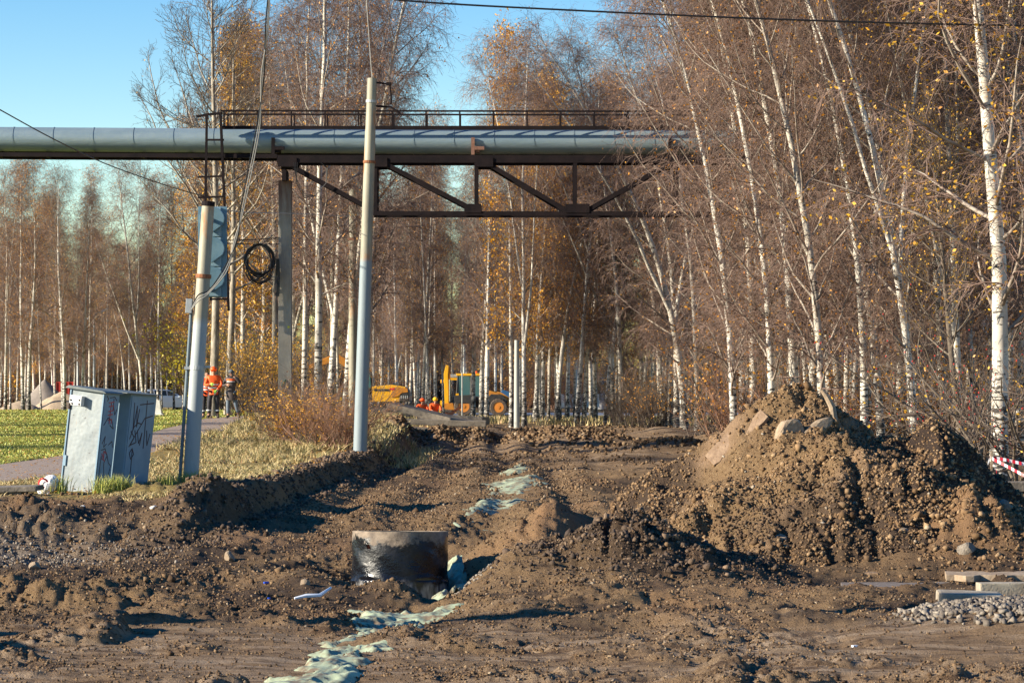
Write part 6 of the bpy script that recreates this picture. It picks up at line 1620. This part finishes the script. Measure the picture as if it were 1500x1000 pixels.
MB().box((-.45, 0, 2.93), (1.85, 1.6, .16)).build('cab_roof', MATS['cat_yellow'], bh, bevel=.04)
for xa, xb2 in ((-1.28, -.40), (-.28, .40)):
    MB().prism([(xa, 1.4), (xb2, 1.4), (xb2 - .03, 2.84), (xa + .05, 2.84)], -.76, -.745).build('window', MATS['cab_glass'], bh)
    MB().prism([(xa, 1.4), (xb2, 1.4), (xb2 - .03, 2.84), (xa + .05, 2.84)], .745, .76).build('window', MATS['cab_glass'], bh)
MB().prism([(.5, 1.05), (.5, 1.85), (1.35, 1.78), (2.05, 1.62), (2.4, 1.35), (2.4, .95)], -.5, .5).build('bonnet', MATS['machine_orange'], bh, bevel=.05)
MB().prism([(1.75, 1.7), (1.95, 1.85), (2.35, 1.72), (2.62, 1.35), (2.45, 1.25)], -.52, .52).build('bonnet_cover', MATS['blue_cover'], bh, bevel=.05)
MB().prism([(.65, 1.75), (.95, 1.82), (1.5, 1.65), (2.7, .75), (2.75, .45), (2.5, .5), (1.4, 1.35), (.7, 1.45)], -.74, -.58).build('loader_arm', MATS['machine_orange'], bh, bevel=.02)
MB().prism([(.65, 1.75), (.95, 1.82), (1.5, 1.65), (2.7, .75), (2.75, .45), (2.5, .5), (1.4, 1.35), (.7, 1.45)], .58, .74).build('loader_arm', MATS['machine_orange'], bh, bevel=.02)
MB().prism([(2.65, .15), (2.7, .8), (2.85, .85), (2.8, .45), (3.25, .12), (2.9, .05)], -1.1, 1.1).build('loader_bucket', MATS['light_metal'], bh)
# folded rear arm
MB().prism([(-2.2, .5), (-2.28, 3.0), (-2.12, 3.62), (-1.92, 3.58), (-1.98, 2.9), (-1.92, .6)], -.14, .14).build('boom', MATS['cat_yellow'], bh, bevel=.03)
MB().prism([(-1.98, 3.5), (-1.84, 3.45), (-1.78, 2.2), (-1.9, 1.4), (-2.02, 1.5)], -.10, .10).build('dipper', MATS['machine_orange'], bh, bevel=.02)
MB().tube([(-1.86, -.18, 2.6), (-1.84, -.18, 1.0)], .06, 8).build('cylinder', MATS['chrome'], bh)
MB().prism([(-2.6, .25), (-2.5, 1.1), (-2.35, 1.1), (-2.45, .25)], -1.1, -.9).build('stabiliser', MATS['cat_yellow'], bh)
MB().prism([(-1.5, .2), (-1.4, 1.6), (-1.2, 1.6), (-1.25, .2)], -1.1, -.9).build('stabiliser', MATS['cat_yellow'], bh)
MB().prism([(-2.35, .5), (-2.3, .9), (-1.6, .9), (-1.5, .4)], -.5, .5).build('rear_frame', MATS['machine_orange'], bh, bevel=.03)
MB().box((-2.35, .2, 2.45), (.34, .3, .26)).build('arm_pivot', MATS['cat_yellow'], bh, bevel=.04); MB().box((-1.62, .7, 2.62), (.6, .4, .16)).build('rear_window_frame', MATS['cat_yellow'], bh)
MB().box((-1.62, .7, 2.85), (.6, .4, .22)).build('rear_lamp_bar', MATS['light_metal'], bh)
MB().tube([(.05, -.3, 3.0), (.05, -.3, 3.18)], .07, 10).build('beacon', MATS['helmet_orange'], bh)
# salmon lifting frame
Yf = 172.0; xf = PX(652, Yf); zf = gz(xf, Yf)
fr = thing('steel_frame', 'salmon-painted steel trestle frame standing before the backhoe arm', 'frame', (xf, Yf, zf)); fr.scale = (1.2, 1.2, 1.2)
MB().prism([(-.95, .22), (-.82, .22), (-.55, .02), (.35, .02), (.85, .45), (.98, .45), (.98, .75), (.86, .75), (.84, .62), (.3, .22), (-.5, .22), (-.8, .5), (-.95, .5)], -.05, .05).build('cross_plate', MATS['salmon_paint'], fr, bevel=.01)
MB().box((-1.12, 0, .45), (.10, .1, .9)).build('post', MATS['salmon_paint'], fr); MB().box((-.1, 0, -.02), (.35, .4, .1)).build('foot', MATS['salmon_paint'], fr)
# tracked excavator
Ye = 165.0; xe = PX(573, Ye); ze = gz(xe, Ye)
ex = thing('excavator', 'yellow tracked excavator seen from the side with dark counterweight, behind the lamp pole', 'excavator', (xe, Ye, ze))
for y_ in (-1.0, 1.0):
    pts = [(-1.9, .45), (-1.75, .8), (1.5, .82), (1.85, .45), (1.55, .05), (-1.6, .03)]
    tk = MB().prism(pts, y_ - .28, y_ + .28)
    for k in range(16): tk.box((-1.6 + 3.2 * k / 15, y_, .84), (.12, .58, .05)); tk.box((-1.5 + 3.0 * k / 15, y_, .02), (.12, .58, .05))
    to = tk.build('track', MATS['machine_dark'], ex)
    for k in range(6): MB().tube([(-1.3 + .52 * k, y_ - .30, .25), (-1.3 + .52 * k, y_ - .26, .25)], .16, 12).build('roller', MATS['mud_tyre'], to)
MB().tube([(0, 0, .8), (0, 0, 1.02)], .75, 20).build('slew_ring', MATS['machine_dark'], ex)
MB().prism([(-1.4, 1.02), (-1.4, 2.0), (.1, 2.12), (1.0, 1.98), (1.0, 1.02)], -1.25, 1.25).build('house', MATS['cat_yellow'], ex, bevel=.06)
MB().prism([(.55, 1.0), (.62, 1.55), (1.0, 1.98), (1.2, 1.75), (1.25, 1.0)], -1.27, 1.27).build('counterweight', MATS['machine_dark'], ex, bevel=.08)
MB().prism([(.1, 1.98), (.45, 1.95), (1.1, 1.9), (1.15, 1.65), (.75, 1.6), (.45, 1.35), (.1, 1.3)], -1.29, -1.25).build('side_door', MATS['machine_orange'], ex)
MB().box((-.55, -1.262, 1.78), (1.0, .02, .14)).build('dark_stripe', MATS['machine_dark'], ex); MB().box((.12, -1.30, 1.85), (.30, .02, .12)).build('red_stripe', MATS['tape_red'], ex)
for k in range(4): MB().box((.72 + .13 * k, -1.285, 1.32), (.07, .02, .20)).build('pale_mark', MATS['light_metal'], ex)
MB().prism([(-2.4, 1.05), (-2.4, 2.2), (-2.1, 2.95), (-1.2, 2.95), (-1.1, 1.05)], -1.25, -.3).build('cab', MATS['machine_dark'], ex, bevel=.05)
MB().prism([(-2.3, 1.9), (-2.05, 2.8), (-1.3, 2.8), (-1.25, 1.9)], -1.27, -1.25).build('window', MATS['cab_glass'], ex)
MB().prism([(-1.6, 1.6), (-2.6, 3.6), (-3.6, 4.2), (-5.6, 3.3), (-5.5, 3.0), (-3.6, 3.7), (-2.9, 3.2), (-2.1, 1.5)], 0, .5).build('boom', MATS['machine_orange'], ex, bevel=.04)
MB().prism([(-5.7, 3.6), (-5.3, 3.4), (-4.9, 1.6), (-5.1, 1.5)], .05, .4).build('dipper', MATS['machine_orange'], ex, bevel=.03)
MB().prism([(-5.3, 1.6), (-4.7, 1.5), (-4.4, .8), (-4.9, .4), (-5.4, .8)], -.2, .65).build('bucket', MATS['machine_dark'], ex, bevel=.03)
MB().tube([(.3, -.4, 2.1), (.3, -.4, 2.25)], .2, 12).build('engine_cap', MATS['light_metal'], ex)

# ---------------------------------------------------------------- cars
def car(label, x, y, rz, paint, wagon=True, group=None, z=None):
    z = gz(x, y) if z is None else z
    t = thing('parked_car', label, 'car', (x, y, z), rz=rz, group=group)
    lo = [(-2.25, .30), (-2.3, .62), (-2.26, .95), (-2.15, 1.05), (1.05, 1.02), (1.95, .88), (2.28, .72), (2.3, .32), (1.85, .24), (-1.85, .24)]
    MB().prism(lo, -.88, .88).build('body', MATS[paint], t, True, bevel=.07)
    rf = [(-2.1, 1.0), (-1.75, 1.42), (-1.3, 1.55), (.05, 1.56), (.4, 1.46), (1.15, 1.0)]
    gh = MB(); n = len(rf); vs = [(a, -.85 if i in (0, n - 1) else -.66, b) for i, (a, b) in enumerate(rf)] + [(a, .85 if i in (0, n - 1) else .66, b) for i, (a, b) in enumerate(rf)]
    gh.add(vs, [tuple(range(n)), tuple(range(n, 2 * n))[::-1]] + [(i, i + n, (i + 1) % n + n, (i + 1) % n) for i in range(n)])
    gh.build('roof', MATS[paint], t, True, bevel=.05)
    for s_ in (-1, 1):
        for a in ([(-1.78, 1.10), (-1.52, 1.38), (-1.0, 1.47), (-.98, 1.10)], [(-.90, 1.10), (-.92, 1.48), (-.02, 1.48), (0.0, 1.10)], [(.06, 1.10), (.06, 1.47), (.34, 1.40), (.82, 1.10)]):
            sl = lambda zz: s_ * (.852 - .19 * (zz - 1.0) / .5 + .012)
            vs = [(u_, sl(v_), v_) for u_, v_ in a] + [(u_, sl(v_) - s_ * .02, v_) for u_, v_ in a]
            MB().add(vs, [(0, 1, 2, 3), (7, 6, 5, 4)] + [(i, i + 4, (i + 1) % 4 + 4, (i + 1) % 4) for i in range(4)]).build('window', MATS['glass_dark'], t)
        MB().box((.95, s_ * .95, 1.05), (.16, .16, .12)).build('mirror', MATS[paint], t, bevel=.03)
        MB().box((-2.27, s_ * .66, .85), (.08, .38, .16)).build('tail_light', MATS['tape_red'], t, bevel=.02)
        MB().box((2.2, s_ * .66, .72), (.16, .36, .13)).build('headlight', MATS['light_metal'], t, bevel=.02)
        for wx in (-1.42, 1.42): wheel(t, wx, s_ * .80, .34, .34, .22, 'light_metal', 'black_rubber', 0)
    MB().add([(-2.10, -.62, 1.1), (-1.80, -.56, 1.42), (-1.80, .56, 1.42), (-2.10, .62, 1.1), (-2.13, -.62, 1.1), (-1.83, -.56, 1.43), (-1.83, .56, 1.43), (-2.13, .62, 1.1)], [(0, 1, 2, 3), (7, 6, 5, 4), (0, 4, 5, 1), (1, 5, 6, 2), (2, 6, 7, 3), (3, 7, 4, 0)]).build('rear_window', MATS['glass_dark'], t)
    MB().add([(.42, -.60, 1.46), (1.12, -.74, 1.06), (1.12, .74, 1.06), (.42, .60, 1.46), (.45, -.60, 1.49), (1.16, -.74, 1.08), (1.16, .74, 1.08), (.45, .60, 1.49)], [(0, 1, 2, 3), (7, 6, 5, 4), (0, 4, 5, 1), (1, 5, 6, 2), (2, 6, 7, 3), (3, 7, 4, 0)]).build('windscreen', MATS['glass_dark'], t)
    return t
mat('car_white', (0.62, 0.68, 0.74), None, rough=.25, coat=.5); mat('car_navy', (0.02, 0.035, 0.09), None, rough=.25, coat=.5); mat('car_silver', (0.35, 0.37, 0.40), None, rough=.3, metal=.3, coat=.5); mat('car_black', (0.02, 0.02, 0.025), None, rough=.25, coat=.5)
car('white car parked at the edge of the wood, seen behind the two cabinets', PX(240, 186), 186, R(24), 'car_white', z=gz(PX(240, 186), 186) + .12)
car('dark blue car beyond the birches above the second peak of the mound', PX(1345, 122), 122, R(8), 'car_navy')
car('silver car parked behind the fruit bush trunks at the right', PX(1412, 118), 118, R(-12), 'car_silver')
car('black car at the right edge beyond the kinked birch', PX(1490, 112), 112, R(10), 'car_black')
# ---------------------------------------------------------------- odds and ends in the distance
cm = thing('concrete_marker', 'white tapered concrete block on the lawn edge in front of the white car', 'concrete block', (PX(229, 100), 100, gz(PX(229, 100), 100)))
MB().box((0, 0, .30), (.50, .45, .62), None, .62).build('block', MATS['white_concrete'], cm, bevel=.02); MB().box((-.02, 0, .03), (.62, .55, .08)).build('base_slab', MATS['white_concrete'], cm, bevel=.02)
def sandpile(px, Y, w, h, m, label, seed):
    x0_ = PX(px, Y); z_ = gz(x0_, Y); u_ = np.linspace(-1.2, 1.2, 40); X, Yv = np.meshgrid(u_ * w, u_ * w)
    r = np.hypot(X, Yv * 1.1) / w; Z = z_ - .1 + h * np.clip(1 - r, 0, 1) ** .85 * (1 + .3 * fbm(X * .8, Yv * .8, 3, seed)) + .04 * fbm(X * 3, Yv * 3, 3, seed)
    idx = np.arange(1600).reshape(40, 40); q = np.stack([idx[:-1, :-1], idx[:-1, 1:], idx[1:, 1:], idx[1:, :-1]], -1).reshape(-1, 4)
    tag(link('sand_pile', mesh_np('sand_pile', np.stack([X + x0_, Yv + Y, Z], -1), q, smooth=True), MATS[m]), label, 'sand pile')
mat('sand_light', (0.42, 0.32, 0.22), (0.34, 0.26, 0.18), 4, .95, bump=.5, bscale=20); mat('sand_grey', (0.20, 0.17, 0.145), (0.25, 0.21, 0.18), 4, .95, bump=.5, bscale=20)
sandpile(88, 150, 1.9, 1.35, 'sand_light', 'pale sand pile behind the left cabinet', 1); sandpile(66, 156, 1.9, 1.9, 'sand_grey', 'taller grey sand pile left of the pale one', 2); sandpile(28, 148, 1.5, .8, 'sand_light', 'low tan sand pile behind the thick birch clump', 3)
mat('red_paint', (0.42, 0.035, 0.02), (0.30, 0.03, 0.02), 3, .6)
rc = thing('skip_container', 'red steel container among the trees above the sand piles', 'container', (PX(98, 162), 162, gz(PX(98, 162), 162) + .0))
MB().box((0, 0, 1.35), (1.35, 1.6, 1.1)).build('shell', MATS['red_paint'], rc, bevel=.02)
for k in range(5): MB().box((-.55 + .275 * k, -.82, 1.35), (.06, .05, 1.08)).build('rib', MATS['red_paint'], rc)
for s_ in (-1, 1): MB().box((s_ * .6, 0, .4), (.12, 1.5, .82)).build('leg', MATS['helmet_orange'], rc)
# buildings far off
mat('block_blue', (0.28, 0.36, 0.46), (0.24, 0.32, 0.42), 1, .8); mat('shed_dark', (0.05, 0.05, 0.065), None, rough=.7); mat('shed_light', (0.38, 0.38, 0.40), None, rough=.7); mat('magenta_sign', (0.16, 0.02, 0.07), None, rough=.5); mat('roof_dark', (0.06, 0.065, 0.07), None, rough=.7); mat('lilac_wall', (0.22, 0.2, 0.34), None, rough=.8)
def building(label, px0, px1, ytop, Y, depth, wall, name='apartment_building', floors=5, cols=8, roof='roof_dark'):
    x0_, x1_ = PX(px0, Y), PX(px1, Y); h = PZ(ytop, Y) + .7
    t = thing(name, label, 'building', ((x0_ + x1_) / 2, Y + depth / 2, -.7)); w = x1_ - x0_
    MB().box((0, 0, h / 2), (w, depth, h)).build('wall', MATS[wall], t)
    MB().box((0, 0, h + .15), (w + .6, depth + .6, .3)).build('roof', MATS[roof], t)
    if floors:
        me = MB().box((0, 0, 0), (w / cols * .5, .08, h / floors * .5)).mesh('window'); me.materials.append(MATS['glass_dark'])
        fm = MB().box((0, 0, 0), (w / cols * .6, .05, .12)).mesh('sill'); fm.materials.append(MATS['shed_light'])
        for i in range(floors):
            for j in range(cols):
                o = link('window', me, None, t); o.location = (-w / 2 + w * (j + .5) / cols, -depth / 2 - .02, h * (i + .55) / floors)
                s2 = link('sill', fm, None, o); s2.location = (0, -.02, -h / floors * .28)
    return t
building('pale blue apartment block glimpsed through the branches at the right', 1335, 1500, 400, 300, 12, 'block_blue', floors=5, cols=9)
building('low lilac building behind the birches left of the pale blue block', 1220, 1325, 470, 290, 12, 'lilac_wall', floors=2, cols=6)
building('low dark shed beyond the far road', 815, 868, 553, 230, 6, 'shed_dark', 'shed', 1, 4); building('light grey kiosk right of the dark shed beyond the far road', 869, 896, 549, 228, 5, 'shed_light', 'kiosk', 1, 2)
pv = building('dark pavilion with a magenta sign seen above the excavator', 552, 600, 512, 235, 8, 'shed_dark', 'pavilion', 1, 5)
MB().box((0, -4.1, 2.4), (2.8, .1, .6)).build('sign', MATS['magenta_sign'], pv); MB().box((0, -4.1, 1.7), (2.8, .1, .8)).build('sign', MATS['block_blue'], pv)
for i, px in enumerate((822, 836, 850, 862, 873)):
    o = MB().box((PX(px, 214), 214, .9 + gz(PX(px, 214), 214)), (.55, .3, 1.1)).build('white_panel', MATS['white_concrete']); tag(o, 'white fence panel standing on the verge beyond the far road', 'panel', 'white panels beyond the far road')
# white rail fence behind the mound
fx = [PX(px, 98) for px in range(1250, 1520, 14)]
fe = thing('rail_fence', 'low pale rail fence behind the mound in front of the parked cars', 'fence', (fx[0], 98, gz(fx[0], 98)))
for x_ in fx: under(MB().bar((x_, 98, gz(x_, 98) - .05), (x_, 98, gz(x_, 98) + 1.0), .06).build('post', MATS['shed_light']), fe)
for h_ in (.95, .5): under(MB().bar((fx[0], 98, gz(fx[0], 98) + h_), (fx[-1], 98, gz(fx[-1], 98) + h_), .05).build('rail', MATS['shed_light']), fe)
